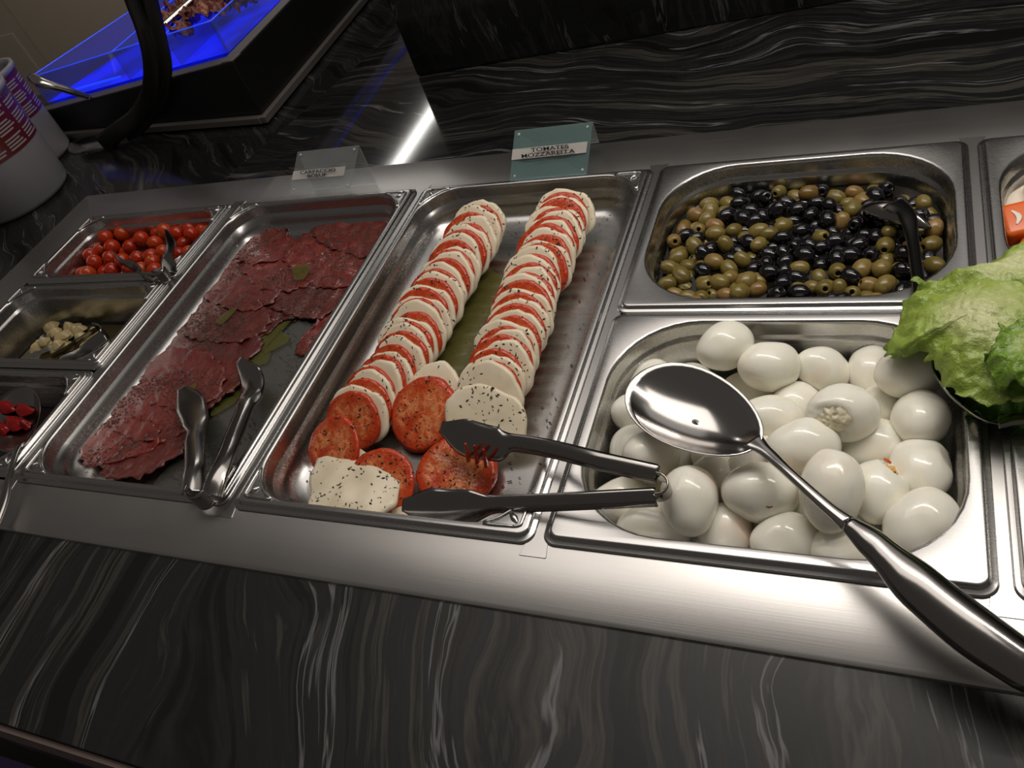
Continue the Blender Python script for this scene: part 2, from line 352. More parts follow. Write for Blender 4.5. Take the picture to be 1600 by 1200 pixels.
def orient(tx, ty, nz=None):
    return
# ------------------------------------------------------------------ setting
def struct(o): o['kind'] = 'structure'; return o
struct(mk('floor', *boxv(-7, 4, -3, 7, -.95, -.93), 'floor', smooth=False))
wb = struct(mk('wall_back', *boxv(-7, 4, 3.2, 3.3, -.93, 2.4), 'wall', smooth=False))
wp = [aty(21, 51, 3.2), aty(0, 68, 3.2)]
for i, (x0, x1, z1) in enumerate(((-5.62, wp[0].x, wp[0].z), (wp[0].x + .12, wp[0].x + 1.7, 1.2), (wp[0].x + 1.82, wp[0].x + 3.4, 1.2))):
    bevel(mk('panel', *boxv(x0, x1, 3.185, 3.202, -.93, z1), 'wall', wb if False else None, smooth=False), .003)
    o = bpy.context.scene.collection.objects[-1]; wb['_loc'] = [0, 0, 0]; o.parent = wb
# counter: marble slabs on a cabinet
ZM = -.004
ct = thing('buffet_counter', 'long buffet counter of black marble with grey wavy veins around the steel food well', 'counter', (0, 0, ZM))
mj = lambda y: -.577 + (y - .399) * .267
A_ = [(mj(.31), .31), (2.2, .31), (2.2, 3.0), (mj(3.0), 3.0)]
B_ = [(-1.45, -.4985), (-.895, -.4985), (-.895, .31), (mj(.31) - .0008, .31), (mj(3.0) - .0008, 3.0), (-.95, 3.0), (-1.03, 1.34), (-1.14, .88), (-1.45, .66)]
F_ = [(-.8942, -.4985), (1.6, -.4985), (1.6, -.300), (-.8942, -.300)]
for nm, poly, m, lb in (('slab', A_, 'marbleA', 'slab behind the food well with veins running sideways'), ('slab', B_, 'marbleB', 'slab at the left end, its veins meeting the next slab at a mitre'), ('slab', F_, 'marbleF', 'front slab with veins running to the edge')):
    bevel(mk(nm, *prism(poly, ZM - .03, ZM), m, ct, smooth=False, label=lb), .0006)
mk('cabinet', *prism([(-1.40, -.46), (1.5, -.46), (1.5, 2.9), (-.93, 2.9), (-.98, 1.3), (-1.10, .86), (-1.40, .62)], -.93, ZM - .20), 'blackmetal', ct, smooth=False)
mk('slab_edge_trim', *boxv(-1.45, 1.6, -.5035, -.4990, ZM - .050, ZM - .006), plain('edge_trim', (.40, .30, .27), .35, .5), ct, smooth=False)
mk('apron', *boxv(-1.45, 1.6, -.4985, -.4800, ZM - .12, ZM - .031), 'marbleF', ct, smooth=False)
lf = mk('violet_rail', *boxv(-1.45, 1.6, -.560, -.500, ZM - .30, ZM - .27), 'violet', smooth=False)
tag(lf, 'violet plastic edge of the tray rail below the front of the counter', 'rail')
# marble block (upright) behind
bk = mk('marble_pillar', *prism([(-.327, .613), (1.75, .700), (1.75, 1.35), (-.36, 1.30)], ZM, .42), 'marbleV', smooth=False)
bevel(bk, .006); tag(bk, 'upright black marble block standing on the counter behind the olives', 'pillar')
# steel frame around wells
fr = thing('steel_well_frame', 'brushed steel surround framing the food wells in the counter', 'frame', (0, 0, 0))
def ring_frame():
    o = (-.909, 1.35, -.319, .336); i = (-.834, 1.24, -.262, .2665)
    def L(r, x, y, z, rad=.002): return rr((r[0] + r[1]) / 2, (r[2] + r[3]) / 2, (r[1] - r[0]) / 2 - x, (r[3] - r[2]) / 2 - y, rad, z, 3)
    loops = [L(o, -.004, -.004, ZM - .0005, .004), L(o, -.003, -.003, -.0018, .004), L(o, 0, 0, 0, .004), L(i, 0, 0, 0), L(i, 0, 0, -.003), L(i, .001, .001, -.16)]
    return loft(loops, True, True)
sharp(fixn(mk('surround', *ring_frame(), 'ledge', fr)), 30)
# ------------------------------------------------------------------ pans
OPEN = {}
def pan(cx, cy, w, d, depth, label, ro=.055, rim=.011, emboss=False, fil=.020, ztop=.0065):
    t = thing('food_pan', label, 'pan', (cx, cy, 0)); hx, hy = w / 2, d / 2
    spec = [(0, .012, .0008), (.0004, .012, .0022), (.0012, .012, .0026), (.0042, .010, .0028), (.0050, .009, .0034), (.0054, .009, ztop - .0012), (.0066, .008, ztop - .0002), (.0080, .007, ztop),
            (rim, ro, ztop), (rim + .0012, ro, ztop - .0004), (rim + .0022, ro, ztop - .0018), (rim + .0028, ro, ztop - .0045), (rim + .0034, ro, -.009), (rim + .0038, ro, -.0105), (rim + .0062, ro - .002, -.0125), (rim + .0068, ro - .002, -.0150)]
    zf = -depth + fil
    spec.append((rim + .009, ro - .003, min(-.017, zf)))
    for k in range(1, 9):
        a = k / 8 * math.pi / 2; spec.append((rim + .009 + fil * (1 - math.cos(a)), max(ro - .003 - fil * (1 - math.cos(a)) * .6, .012), min(-.017, zf) - (fil * math.sin(a)) * ((depth + min(-.017, zf)) / fil)))
    loops = [rr(cx, cy, hx - i, hy - i, r, z, 9) for i, r, z in spec]
    o = mk('body', *loft(loops), 'pan', t); fixn(o)
    if emboss:
        for sx in (-1, 1):
            for sy in (-1, 1):
                A = Vector((cx + sx * (hx - .0125), cy + sy * (hy - .0125), ztop)); e1 = .034; e2 = .034
                q = [A + Vector((-sx * .006, 0, 0)), A + Vector((-sx * e1, 0, 0)), A + Vector((-sx * .0225, -sy * .0065, 0)), A + Vector((-sx * .0065, -sy * .0225, 0)), A + Vector((0, -sy * e2, 0)), A + Vector((0, -sy * .006, 0)), A + Vector((-sx * .0015, -sy * .0015, 0))]
                P = smoothpath(q + [q[0]], 4)
                v, f = tube(P, [(.0017, .0017)] * 2, sub=1, seg=8, smooth=False)
                mk('corner_bead', v, f, 'pan', t)
                b0 = A + Vector((-sx * .004, -sy * .004, 0)); b1 = A + Vector((-sx * .0125, -sy * .0125, 0))
                mk('corner_rib', *tube([b0, (b0 + b1) / 2, b1], [(.0018, .0010), (.0032, .0028), (.0018, .0010)], seg=8), 'pan', t)
    OPEN[label] = (cx, cy, hx - rim, hy - rim)
    return t
X1, X2, X3, X4, X5 = -.6695, -.3335, 0, .3318, .6640
Wd = .3245
pan(X1, .1780, Wd, .1755, .095, 'small deep steel pan of cherry tomatoes at the far left', .040, .012, True)
pan(X1, .0005, Wd, .1755, .095, 'small deep steel pan of pale pickled vegetables at the left edge', .040, .012, True)
pan(X1, -.1745, Wd, .1700, .095, 'small deep steel pan with red peppers at the lower left corner', .040, .012, True)
pan(X2, .0010, Wd, .528, .038, 'long shallow steel pan holding the beef carpaccio', .052, .011, True)
pan(X3, 0, Wd, .529, .038, 'long shallow steel pan holding the tomato and mozzarella rows', .052, .011, True)
pan(X4, .1385, Wd, .2565, .10, 'deep steel pan filled with olives', .078, .014)
pan(X4, -.1270, Wd, .2720, .10, 'deep steel pan filled with boiled eggs', .078, .014)
pan(X5, .1385, Wd, .2565, .07, 'steel pan with orange surimi at the right edge', .078, .014)
pan(X5, -.1270, Wd, .2720, .07, 'steel pan under the lettuce at the right edge', .078, .014)
# divider bars
for xb, lb in ((-.5015, 'steel divider bar between the small pans and the carpaccio pan'), (-.1675, 'steel divider bar between the carpaccio and caprese pans'), (.1658, 'steel divider bar between the caprese pan and the egg pan'), (.4980, 'steel divider bar right of the egg pan')):
    bb = mk('divider_bar', *prism([(xb - .012, -.2745), (xb + .011, -.2745), (xb + .012, -.2735), (xb + .010, -.262), (xb + .010, .266), (xb + .012, .274), (xb - .012, .274), (xb - .010, .266), (xb - .010, -.262)], -.0006, .0006), 'bar', smooth=False)
    tag(bb, lb, 'divider bar'); bevel(bb, .0003, 1)
ZF = -.0378
# ------------------------------------------------------------------ eggs
def egg_mesh(name, a=.028, b=.0215, sq=.12, bumps=.0006, seed=0, crater=None, nu=40, nv=26):
    v, f = [], []
    for i in range(nv + 1):
        ph = math.pi * i / nv
        for j in range(nu):
            th = 2 * math.pi * j / nu; x = a * math.cos(ph); r = b * math.sin(ph) * (1 + sq * math.cos(ph))
            p = Vector((x, r * math.cos(th), r * math.sin(th))); n = p.normalized()
            p += n * bumps * noise.noise(p * 60 + Vector((seed, 0, 0))) * 2
            if crater:
                for (c, rad, dep) in crater:
                    d = (p.normalized() - Vector(c).normalized()).length
                    if d < rad:
                        k = (1 - (d / rad) ** 2); p -= p.normalized() * dep * (k ** .6) * (1 + .7 * noise.noise(p * 260)); 
                    elif d < rad * 1.35: p += p.normalized() * .0012 * noise.noise(p * 200)
            v.append(p)
    for i in range(nv):
        for j in range(nu):
            k = (j + 1) % nu; f.append([i * nu + j, i * nu + k, (i + 1) * nu + k, (i + 1) * nu + j])
    me = bpy.data.meshes.new(name); me.from_pydata([tuple(p) for p in v], [], f); me.polygons.foreach_set('use_smooth', [True] * len(me.polygons))
    bm = bmesh.new(); bm.from_mesh(me); bmesh.ops.remove_doubles(bm, verts=bm.verts, dist=1e-6); bmesh.ops.recalc_face_normals(bm, faces=bm.faces); bm.to_mesh(me); bm.free(); return me
EM = []
for s in range(5):
    me = egg_mesh('boiled_egg', .0275 + .0006 * s, .0218, .06 + .04 * (s % 3), .0007, s); me.materials.append(M['egg']); EM.append(me)
def eggmesh_special(seed, crater, blush=False):
    me = egg_mesh('boiled_egg', .028, .0222, .12, .0007, seed, crater); me.materials.append(M['eggpink' if blush else 'egg']); return me
# px, py, z, long-axis angle in the picture plane(deg), end-on tilt, scale, label, special
G = 'peeled boiled eggs in the pile'
common = 'peeled white boiled egg lying in the pile in the deep pan'
EG = [(1135, 542, .005, 20, 15, 1.02, 'peeled boiled egg perched highest at the back of the egg pan, above the spoon bowl', None),
      (1197, 585, -.018, 0, 10, 1.03, 'boiled egg at the back of the pan just right of the highest egg', None),
      (1075, 572, -.034, 0, 0, .95, 'small part of a boiled egg showing behind the spoon bowl, below the highest egg', None), (990, 602, -.03, 60, 20, .95, 'boiled egg mostly hidden behind the tip of the spoon bowl', None), (985, 650, -.024, -5, 10, 1.0, 'boiled egg against the left wall of the pan beside the spoon bowl', None),
      (962, 694, -.032, 60, 30, .95, 'boiled egg against the left wall above the upper tong arm', None), (1016, 712, -.020, -10, 45, 1.0, 'large boiled egg below the spoon bowl near the tongs hinge', None), (1058, 704, -.034, 60, 20, .95, 'pink-tinged boiled egg peeking out below the spoon bowl', 'pink'),
      (1165, 622, -.034, 0, 0, .98, 'boiled egg peeking out right above the rim of the spoon bowl', None), (1207, 656, -.018, -8, 10, 1.0, 'boiled egg lying sideways just right of the spoon bowl', None), (1238, 628, -.030, 20, 30, .97, 'low boiled egg between the torn egg and the sideways egg by the spoon', None), (1125, 712, -.036, 0, 0, 1.0, 'low boiled egg directly below the spoon bowl, left of the neck', None),
      (1250, 700, -.012, 8, 5, 1.08, 'large boiled egg right of the spoon neck, lying on its side', None), (1172, 726, -.034, 45, 0, .97, 'low boiled egg under the spoon neck', None),
      (1078, 784, -.002, 85, 35, 1.05, 'boiled egg on top beside the tongs hinge, brownish underneath', 'pink'), (1187, 771, -.006, -5, 5, 1.10, 'pinkish boiled egg with a small brown nick in its side', 'nick'),
      (1112, 757, -.034, 60, 0, 1.0, 'low yellowish boiled egg between the hinge egg and the nicked egg', None), (960, 784, -.034, 10, 10, 1.0, 'boiled egg seen between the two tong arms at the left wall', None), (1022, 828, -.030, -5, 0, 1.1, 'boiled egg by the front left wall below the tongs', None), (1133, 838, -.030, 80, 20, 1.0, 'boiled egg with a pinkish blotch by the front wall of the pan', 'pink'),
      (1226, 850, -.026, 5, 20, 1.02, 'boiled egg by the front wall just below the nicked egg', None), (1287, 582, -.024, -30, 30, 1.0, 'boiled egg with a faint orange stain by the back wall', 'pink'), (1357, 586, -.024, 60, 40, .95, 'boiled egg by the back wall left of the lettuce', None),
      (1420, 585, -.004, 8, 10, 1.05, 'boiled egg touching the underside of the lettuce', None), (1318, 648, .000, -5, 5, 1.08, 'torn boiled egg with its broken yolk end facing up', 'broken'), (1382, 640, -.034, 0, 20, .97, 'low boiled egg right of the torn egg', None),
      (1448, 655, -.020, 30, 60, 1.02, 'boiled egg against the right wall below the lettuce edge', None), (1370, 702, -.020, 20, 10, 1.05, 'boiled egg lying between the torn egg and the dented egg', None),
      (1451, 738, -.020, 60, 55, 1.03, 'boiled egg by the right wall with a round grey dent', 'dent'), (1305, 768, -.004, 80, 15, 1.06, 'boiled egg standing upright just right of the spoon stem', None),
      (1374, 772, -.022, 60, 40, .98, 'boiled egg with tan yolk showing at its lower end', 'yolk'), (1438, 822, -.010, 40, 20, 1.10, 'large boiled egg in the front right corner of the pan', None),
      (1318, 858, -.030, 0, 20, 1.0, 'boiled egg by the front wall left of the thick spoon handle', None), (1300, 690, -.045, 30, 0, 1.0, None, None), (1250, 760, -.045, 30, 0, 1.0, None, None), (1380, 830, -.045, 0, 0, 1.0, None, None), (1080, 640, -.05, 0, 0, 1.0, None, None), (1260, 800, -.045, 0, 0, 1.0, None, None), (1140, 660, -.05, 30, 0, 1, None, None), (1410, 700, -.05, 30, 0, 1, None, None), (1030, 770, -.05, 30, 0, 1, None, None)]
camR = RM @ Vector((1, 0, 0)); camU = RM @ Vector((0, 1, 0)); camB = RM @ Vector((0, 0, 1))
epos = [at(e[0], e[1], e[2]) for e in EG]
lim = (X4 - .120, X4 + .120, -.127 - .098, -.127 + .098)
for it in range(60):           # settle: push overlapping neighbours apart, the lower one sinks
    for i in range(len(EG)):
        for j in range(i):
            d = epos[i] - epos[j]; L = d.length; m = .0425
            if L < m:
                k = (m - L) * .5; n = d / max(L, 1e-6)
                for e, s in ((i, 1), (j, -1)):
                    mv = n * k * s
                    vd = (epos[e] - CP).normalized(); dep = mv.dot(vd); lat = mv - vd * dep
                    epos[e] += vd * dep * 1.0 + lat * .12
    for p in epos: p.z = max(p.z, -.076); p.y = min(max(p.y, -.127 - .094), -.127 + .094); p.x = min(max(p.x, lim[0] + .003), lim[1] - .003)
for i, (e, p) in enumerate(zip(EG, epos)):
    u, v, z, ang, tilt, sc, lb, sp = e
    me = EM[i % 5]
    if sp == 'pink': me = eggmesh_special(i, None, True)
    if sp == 'nick': me = eggmesh_special(i, [((.25, -.3, .95), .14, .002)], True)
    if sp == 'dent': me = eggmesh_special(i, [((.1, -.45, .85), .42, .0022)])
    if sp == 'broken': me = eggmesh_special(i, [((-.75, -.35, .75), .62, .006), ((-.2, -.75, .65), .4, .004)])
    if sp == 'yolk': me = eggmesh_special(i, [((.9, -.1, .7), .5, .006)])
    a = R(ang); t = R(tilt)
    ax = (camR * math.cos(a) + camU * math.sin(a)) * math.cos(t) - camB * math.sin(t) * .9 + Vector((0, 0, .15)) * math.sin(t)
    ax.normalize(); zz = (camB - ax * camB.dot(ax)).normalized(); yy = zz.cross(ax)
    rot = Matrix((ax, yy, zz)).transposed().to_euler()
    if sp in ('broken', 'yolk'):
        t0 = thing('boiled_egg', lb, 'egg', tuple(p)); t0.rotation_euler = rot; t0.scale = (sc * .98,) * 3
        ow = bpy.data.objects.new('egg_white', me); COL.objects.link(ow); ow.parent = t0
        c = Vector((-.55, -.33, .72)) if sp == 'broken' else Vector((.8, -.1, .6))
        vv, ff, _ = sheet([(math.cos(k / 10 * 6.283) * .0125 * (1 if sp == 'broken' else .7), math.sin(k / 10 * 6.283) * .0095 * (1 if sp == 'broken' else .7)) for k in range(10)], 0, 8, 60, lambda x, y, q: .003 * (1 - q * q) + .0022 * noise.noise(Vector((x * 400, y * 400, i))), .003, 300, i)
        yk = mk('yolk', vv, ff, M['yolk'] if sp == 'yolk' else plain('pale_yolk', (.82, .76, .55), .5)); yk.parent = t0
        cn = c.normalized(); yk.rotation_euler = cn.to_track_quat('Z', 'X').to_euler(); yk.location = Vector((cn.x * .0225, cn.y * .0170, cn.z * .0170))
        if sp == 'yolk':
            cr = mk('carrot_shred', *tube([(0, -.003, 0), (0, 0, .001), (.001, .003, 0)], [(.0012, .001)] * 2, seg=8), 'surimi'); cr.parent = t0; cr.location = (.0235, .003, .012)
        continue
    o = bpy.data.objects.new('boiled_egg', me); COL.objects.link(o); o.location = p; o.rotation_euler = rot; o.scale = (sc,) * 3
    if lb: tag(o, lb, 'egg', G)
    else: tag(o, common, 'egg', G)
    if sp == 'nick':
        o['_loc'] = [0, 0, 0]
        k = mk('brown_nick', *tube([(-.003, -.0070, .0200), (0, -.0072, .0203), (.003, -.0070, .0200)], [(.0004, .0003), (.0013, .0005), (.0004, .0003)], seg=8), plain('brown_spot', (.35, .14, .06), .5)); k.parent = o
# ------------------------------------------------------------------ olives
def olive_mesh(pitted, hole):
    nu, nv = 20, 14; v, f, mi = [], [], []
    prof = []
    if pitted: prof += [(.0060, 0.0001, 1), (.0060, .0018, 1), (.0100, .0024, 1), (.0108, .0034, 0)]
    else: prof += [(.0112, .0001, 0)]
    for i in range(1, nv):
        ph = math.pi * i / nv
        x, r = .0114 * math.cos(ph), .0088 * math.sin(ph) ** .9
        if pitted and r < .0042 and x > 0: continue
        prof.append((x, r, 0))
    prof.append((-.0114, .0001, 0))
    for x, r, m in prof:
        for j in range(nu):
            th = 2 * math.pi * j / nu; v.append((x, r * math.cos(th), r * math.sin(th)))
    for i in range(len(prof) - 1):
        for j in range(nu):
            k = (j + 1) % nu; f.append([i * nu + j, i * nu + k, (i + 1) * nu + k, (i + 1) * nu + j]); mi.append(1 if prof[i][2] and i < 2 else 0)
    me = bpy.data.meshes.new('olive'); me.from_pydata(v, [], f); me.polygons.foreach_set('use_smooth', [True] * len(me.polygons)); return me, mi
def olive_src(green, pitted):
    me, mi = olive_mesh(pitted, None)
    me.materials.append(M['greenolive' if green else 'blackolive']); me.materials.append(M['hole']); me.polygons.foreach_set('material_index', mi); me.update()
    bm = bmesh.new(); bm.from_mesh(me); bmesh.ops.recalc_face_normals(bm, faces=bm.faces); bm.to_mesh(me); bm.free(); return me
OM = {(g, p): olive_src(g, p) for g in (0, 1) for p in (0, 1)}
rnd = random.Random(11)
ocx, ocy, ohx, ohy, orad = X4, .1385, .1395, .1055, .066
def inpan(x, y, mgn=0, cx=ocx, cy=ocy, hx=ohx, hy=ohy, rad=orad):
    dx, dy = abs(x - cx) - (hx - mgn - rad), abs(y - cy) - (hy - mgn - rad)
    if dx <= 0 or dy <= 0: return dx <= rad and dy <= rad
    return dx * dx + dy * dy <= rad * rad
oln = []
tries = 0
while len(oln) < 330 and tries < 90000:
    tries += 1; x = rnd.uniform(ocx - ohx, ocx + ohx); y = rnd.uniform(ocy - ohy, ocy + ohy)
    if not inpan(x, y, .009): continue
    z = -.0270 + rnd.uniform(-.008, .005)
    if all((x - a) ** 2 + (y - b) ** 2 + (z - c) ** 2 > .0142 ** 2 for a, b, c, *_ in oln): oln.append((x, y, z))
for (x, y, z) in oln:
    # green ones gather to the left and in clusters, black ones in the middle, as seen
    s = noise.noise(Vector((x * 28, y * 28, 3.3))) + .30 * (1 if x < ocx - .07 else 0) - .12 * (1 if abs(x - ocx - .03) < .06 and y < .15 else 0) + rnd.uniform(-.34, .34)
    g = s > .03; pt = rnd.random() < .38
    o = bpy.data.objects.new('green_olive' if g else 'black_olive', OM[(int(g), int(pt))]); COL.objects.link(o)
    o.location = (x, y, z); dirn = Vector((rnd.uniform(-1, 1), rnd.uniform(-1, .6), rnd.uniform(-.3, .75 if pt else .3)))
    o.rotation_euler = dirn.to_track_quat('X', 'Z').to_euler(); k = rnd.uniform(.88, 1.1) * (1 if g else .97); o.scale = (k, k, k)
    if g: tag(o, 'green olive among the others floating in the deep pan', 'olive', 'green olives in the deep pan')
    else: tag(o, 'shiny black olive among the others floating in the deep pan', 'olive', 'black olives in the deep pan')
bl = mk('olive_brine', *loft([rr(ocx, ocy, ohx - .0012, ohy - .0012, orad, -.0285, 9)]), 'brine'); tag(bl, 'dark oily brine around the olives', 'liquid', kind='stuff')
# ------------------------------------------------------------------ cherry tomatoes
def sph(r, nu=22, nv=14, dent=0):
    v, f = [], []
    for i in range(nv + 1):
        ph = math.pi * i / nv
        for j in range(nu):
            th = 2 * math.pi * j / nu; s = math.sin(ph); zz = math.cos(ph) * .95 - dent * math.exp(-(ph / .28) ** 2)
            v.append((r * s * math.cos(th), r * s * math.sin(th), r * zz))
    for i in range(nv):
        for j in range(nu):
            k = (j + 1) % nu; f.append([i * nu + j, (i + 1) * nu + j, (i + 1) * nu + k, i * nu + k])
    return v, f
cts = [(1075, 185, 1.15), (1285, 200), (940, 235), (1010, 245), (805, 265), (870, 245), (1130, 262), (1228, 278), (1150, 318), (970, 320), (875, 300), (750, 285), (680, 325), (595, 335), (765, 365), (825, 335), (690, 415), (607, 388), (1005, 390), (862, 412), (455, 425), (480, 458), (545, 430), (600, 452), (945, 445), (960, 402), (425, 497), (500, 492), (575, 497), (700, 490), (905, 472), (985, 478), (640, 505), (1180, 382), (1060, 435), (1240, 330), (1110, 400), (770, 430), (810, 475), (640, 370), (720, 345), (540, 480), (1290, 260), (1200, 220)]
cv, cf = sph(.0130, dent=.10); cme = mk('cherry_tomato', cv, cf, 'cherry'); cme['_loc'] = [0, 0, 0]
sc0 = mk('stem_scar', *[x for x in sheet([(math.cos(k / 8 * 6.283) * .0024, math.sin(k / 8 * 6.283) * .0024) for k in range(8)], .0114, 2, 24)][:2], 'stemscar', cme)
tag(cme, 'small glossy red cherry tomato in the far left pan', 'tomato', 'cherry tomatoes in the far left pan')
cpos = []
for i, c in enumerate(cts):
    u, v = c[0] / 4, 300 + c[1] / 4; z = -.026 - .022 * max(0, min(1, (230 - u) / 120)) - .010 * (i % 3 == 2)
    cpos.append(at(u, v, z))
nb = len(cpos)
for q in range(26): cpos.append(Vector((rnd.uniform(X1 - .12, X1 + .13), rnd.uniform(.115, .235), -.066)))
for it in range(50):
    for i in range(len(cpos)):
        for j in range(i):
            d = cpos[i] - cpos[j]; L = d.length
            if L < .0252:
                k = (.0252 - L) * .5; n = d / max(L, 1e-6)
                for e, s in ((i, 1), (j, -1)):
                    mv = n * k * s; vd = (cpos[e] - CP).normalized(); dp = mv.dot(vd); cpos[e] += vd * dp + (mv - vd * dp) * .35
    for p in cpos:
        p.x = min(max(p.x, X1 - .134), X1 + .134); p.y = min(max(p.y, .109), .246); p.z = max(p.z, -.080)
for i, p in enumerate(cpos):
    ro = (rnd.uniform(1.3, 3), rnd.uniform(-.8, .8), 0) if i != 24 else (.15, .1, 0)
    k = (1.12 if i == 0 else rnd.uniform(.93, 1.05))
    if i == 0: cme.location = p; cme.rotation_euler = ro; cme.scale = (k,) * 3
    else: copyobj(cme, p, ro, (k,) * 3)
# ------------------------------------------------------------------ caprese rows
def disc_mesh(name, r, th, m, seed, irr=.05, skin=None):
    n = 48; loops = []
    prof = [(.0, th * .5), (.35, th * .5), (.7, th * .5), (.90, th * .48), (.97, th * .38), (1.0, th * .12), (1.0, -th * .12), (.97, -th * .38), (.90, -th * .5), (.4, -th * .5), (0.0, -th * .5)]
    for q, z in prof:
        l = []
        for j in range(n):
            a = 2 * math.pi * j / n; k = 1 + irr * noise.noise(Vector((math.cos(a) * 1.3, math.sin(a) * 1.3, seed * 3.7))) + irr * .35 * noise.noise(Vector((math.cos(a) * 4, math.sin(a) * 4, seed * 1.7)))
            rad = max(q * r * k, .0001); zz = z + (.0008 * noise.noise(Vector((math.cos(a) * rad * 120, math.sin(a) * rad * 120, seed))) if q < .95 else 0)
            l.append((rad * math.cos(a), rad * math.sin(a) * .97, zz))
        loops.append(l)
    v, f = loft(loops, True, False); me = bpy.data.meshes.new(name); me.from_pydata(v, [], f); me.polygons.foreach_set('use_smooth', [True] * len(me.polygons)); me.materials.append(M[m])
    bm = bmesh.new(); bm.from_mesh(me); bmesh.ops.remove_doubles(bm, verts=bm.verts, dist=.0002); bmesh.ops.recalc_face_normals(bm, faces=bm.faces); bm.to_mesh(me); bm.free(); return me
MZ = [disc_mesh('mozzarella_slice', .0375, .0066, 'mozz', s, .14) for s in range(6)]
TM = [disc_mesh('tomato_slice', .0352, .0062, 'tomato', s + 10, .08) for s in range(5)]
CAP = []
ORD = ['first', 'second', 'third', 'fourth', 'fifth', 'sixth', 'seventh', 'eighth', 'ninth', 'tenth', 'eleventh', 'twelfth', 'thirteenth', 'fourteenth', 'fifteenth', 'sixteenth', 'seventeenth', 'eighteenth', 'nineteenth', 'twentieth', 'twenty-first', 'twenty-second']
def row(pts, count, rowname, yaw0, start_mozz=True, big=()):
    P = smoothpath([(p[0], p[1], 0) for p in pts], 12)
    D = [0]
    for a, b in zip(P, P[1:]): D.append(D[-1] + (b - a).length)
    for i in range(count):
        s = D[-1] * i / (count - 1); k = max(j for j in range(len(D)) if D[j] <= s + 1e-9); k = min(k, len(P) - 2)
        p = P[k].lerp(P[k + 1], (s - D[k]) / (D[k + 1] - D[k])); mz = (i % 2 == 0) == start_mozz
        t = (P[k + 1] - P[k]).normalized(); yaw = math.atan2(-t.x, -t.y) * -1
        th = R(41 + rnd.uniform(-2, 2)); r = .0365 if mz else .0330
        me = rnd.choice(MZ if mz else TM); o = bpy.data.objects.new('mozzarella_slice' if mz else 'tomato_slice', me); COL.objects.link(o)
        zc = ZF + .0035 + r * math.sin(th) + (.0 if mz else .0035)
        o.location = (p.x + rnd.uniform(-.003, .003), p.y, zc + rnd.uniform(-.0005, .001)); o.rotation_euler = (th, 0, yaw + R(yaw0) + rnd.uniform(-.10, .10))
        k2 = rnd.uniform(.95, 1.02) * (.995 if mz else 1.0) * (1.10 if i in big else 1); o.scale = (k2, k2, 1)
        kk = ORD[i // 2] if i < count / 2 else ORD[(count - 1 - i) // 2]; end = 'back' if i < count / 2 else 'front'
        big_ = ' wide' if i in big else ''
        if mz: tag(o, 'round white mozzarella slice, %s mozzarella from the %s end of the %s row' % (kk, end, rowname), 'mozzarella', 'mozzarella slices of the %s row' % rowname)
        else: tag(o, 'round red%s tomato slice, %s tomato from the %s end of the %s row' % (big_, kk, end, rowname), 'tomato slice', 'tomato slices of the %s row' % rowname)
        CAP.append(o)
LP = [at(u, v, -.018) for u, v in ((753, 364), (736, 390), (708, 438), (668, 505), (625, 580), (585, 628), (560, 668))]
RP = [at(u, v, -.018) for u, v in ((882, 345), (873, 370), (853, 415), (832, 460), (812, 520), (787, 580), (768, 632))]
row(LP, 38, 'left', 8)
row(RP, 37, 'right', 4, big=(9,))
def slice_at(kind, u, v, z, rot, sc, lb):
    me = (MZ if kind == 'm' else TM)[hash((u, v)) % 3]
    o = bpy.data.objects.new('mozzarella_slice' if kind == 'm' else 'tomato_slice', me); COL.objects.link(o)
    o.location = at(u, v, z); o.rotation_euler = [R(a) for a in rot]; o.scale = sc
    tag(o, lb, 'mozzarella' if kind == 'm' else 'tomato slice'); CAP.append(o); return o
slice_at('t', 522, 700, -.014, (32, -10, 0), (1.02, 1.02, 1), 'bright tomato slice lying against the pan wall at the front end of the left row')
slice_at('t', 592, 760, -.026, (22, 12, -20), (1.1, 1.1, 1), 'tomato slice mostly hidden under the draped mozzarella at the front left')
slice_at('m', 672, 617, -.018, (26, -6, 14), (1.0, .96, 1), 'herb-dusted mozzarella slice under the tomato slice between the two rows')
slice_at('t', 664, 646, -.013, (30, -6, 10), (1.12, 1.16, 1.5), 'thick juicy tomato slice lying on top between the two rows')
slice_at('m', 757, 655, -.006, (32, 6, 0), (1.16, 1.0, 1), 'large speckled mozzarella slice closing the front end of the right row')
slice_at('t', 714, 737, -.026, (16, 0, 10), (1.20, 1.16, 1.7), 'torn tomato slice lying on the pan floor between the tong blades')
# draped mozzarella slab
def px(poly, z): return [at(u, v, z) for u, v in poly]
P = px([(500, 712), (530, 704), (560, 700), (592, 716), (618, 740), (622, 770), (600, 800), (560, 812), (515, 806), (484, 800), (484, 770), (488, 735)], -.020)
v, f, t = sheet(P, 0, 16, 96, lambda x, y, q: .006 * (1 - q ** 3) + .003 * noise.noise(Vector((x * 45, y * 45, 2))), .004, 60, 5)
dm = solid(mk('mozzarella_slice', v, f, 'mozz'), .0045); tag(dm, 'large floppy mozzarella slice draped at the front left end of the pan', 'mozzarella'); CAP.append(dm)
P = px([(610, 795), (640, 778), (662, 785), (650, 806), (620, 812)], -.034)
v, f, t = sheet(P, 0, 6, 50, lambda x, y, q: .002 * (1 - q ** 3), .002, 60, 6)
dm2 = solid(mk('mozzarella_scrap', v, f, 'mozz'), .002); tag(dm2, 'small mozzarella scrap by the front wall under the lower tong blade', 'mozzarella')
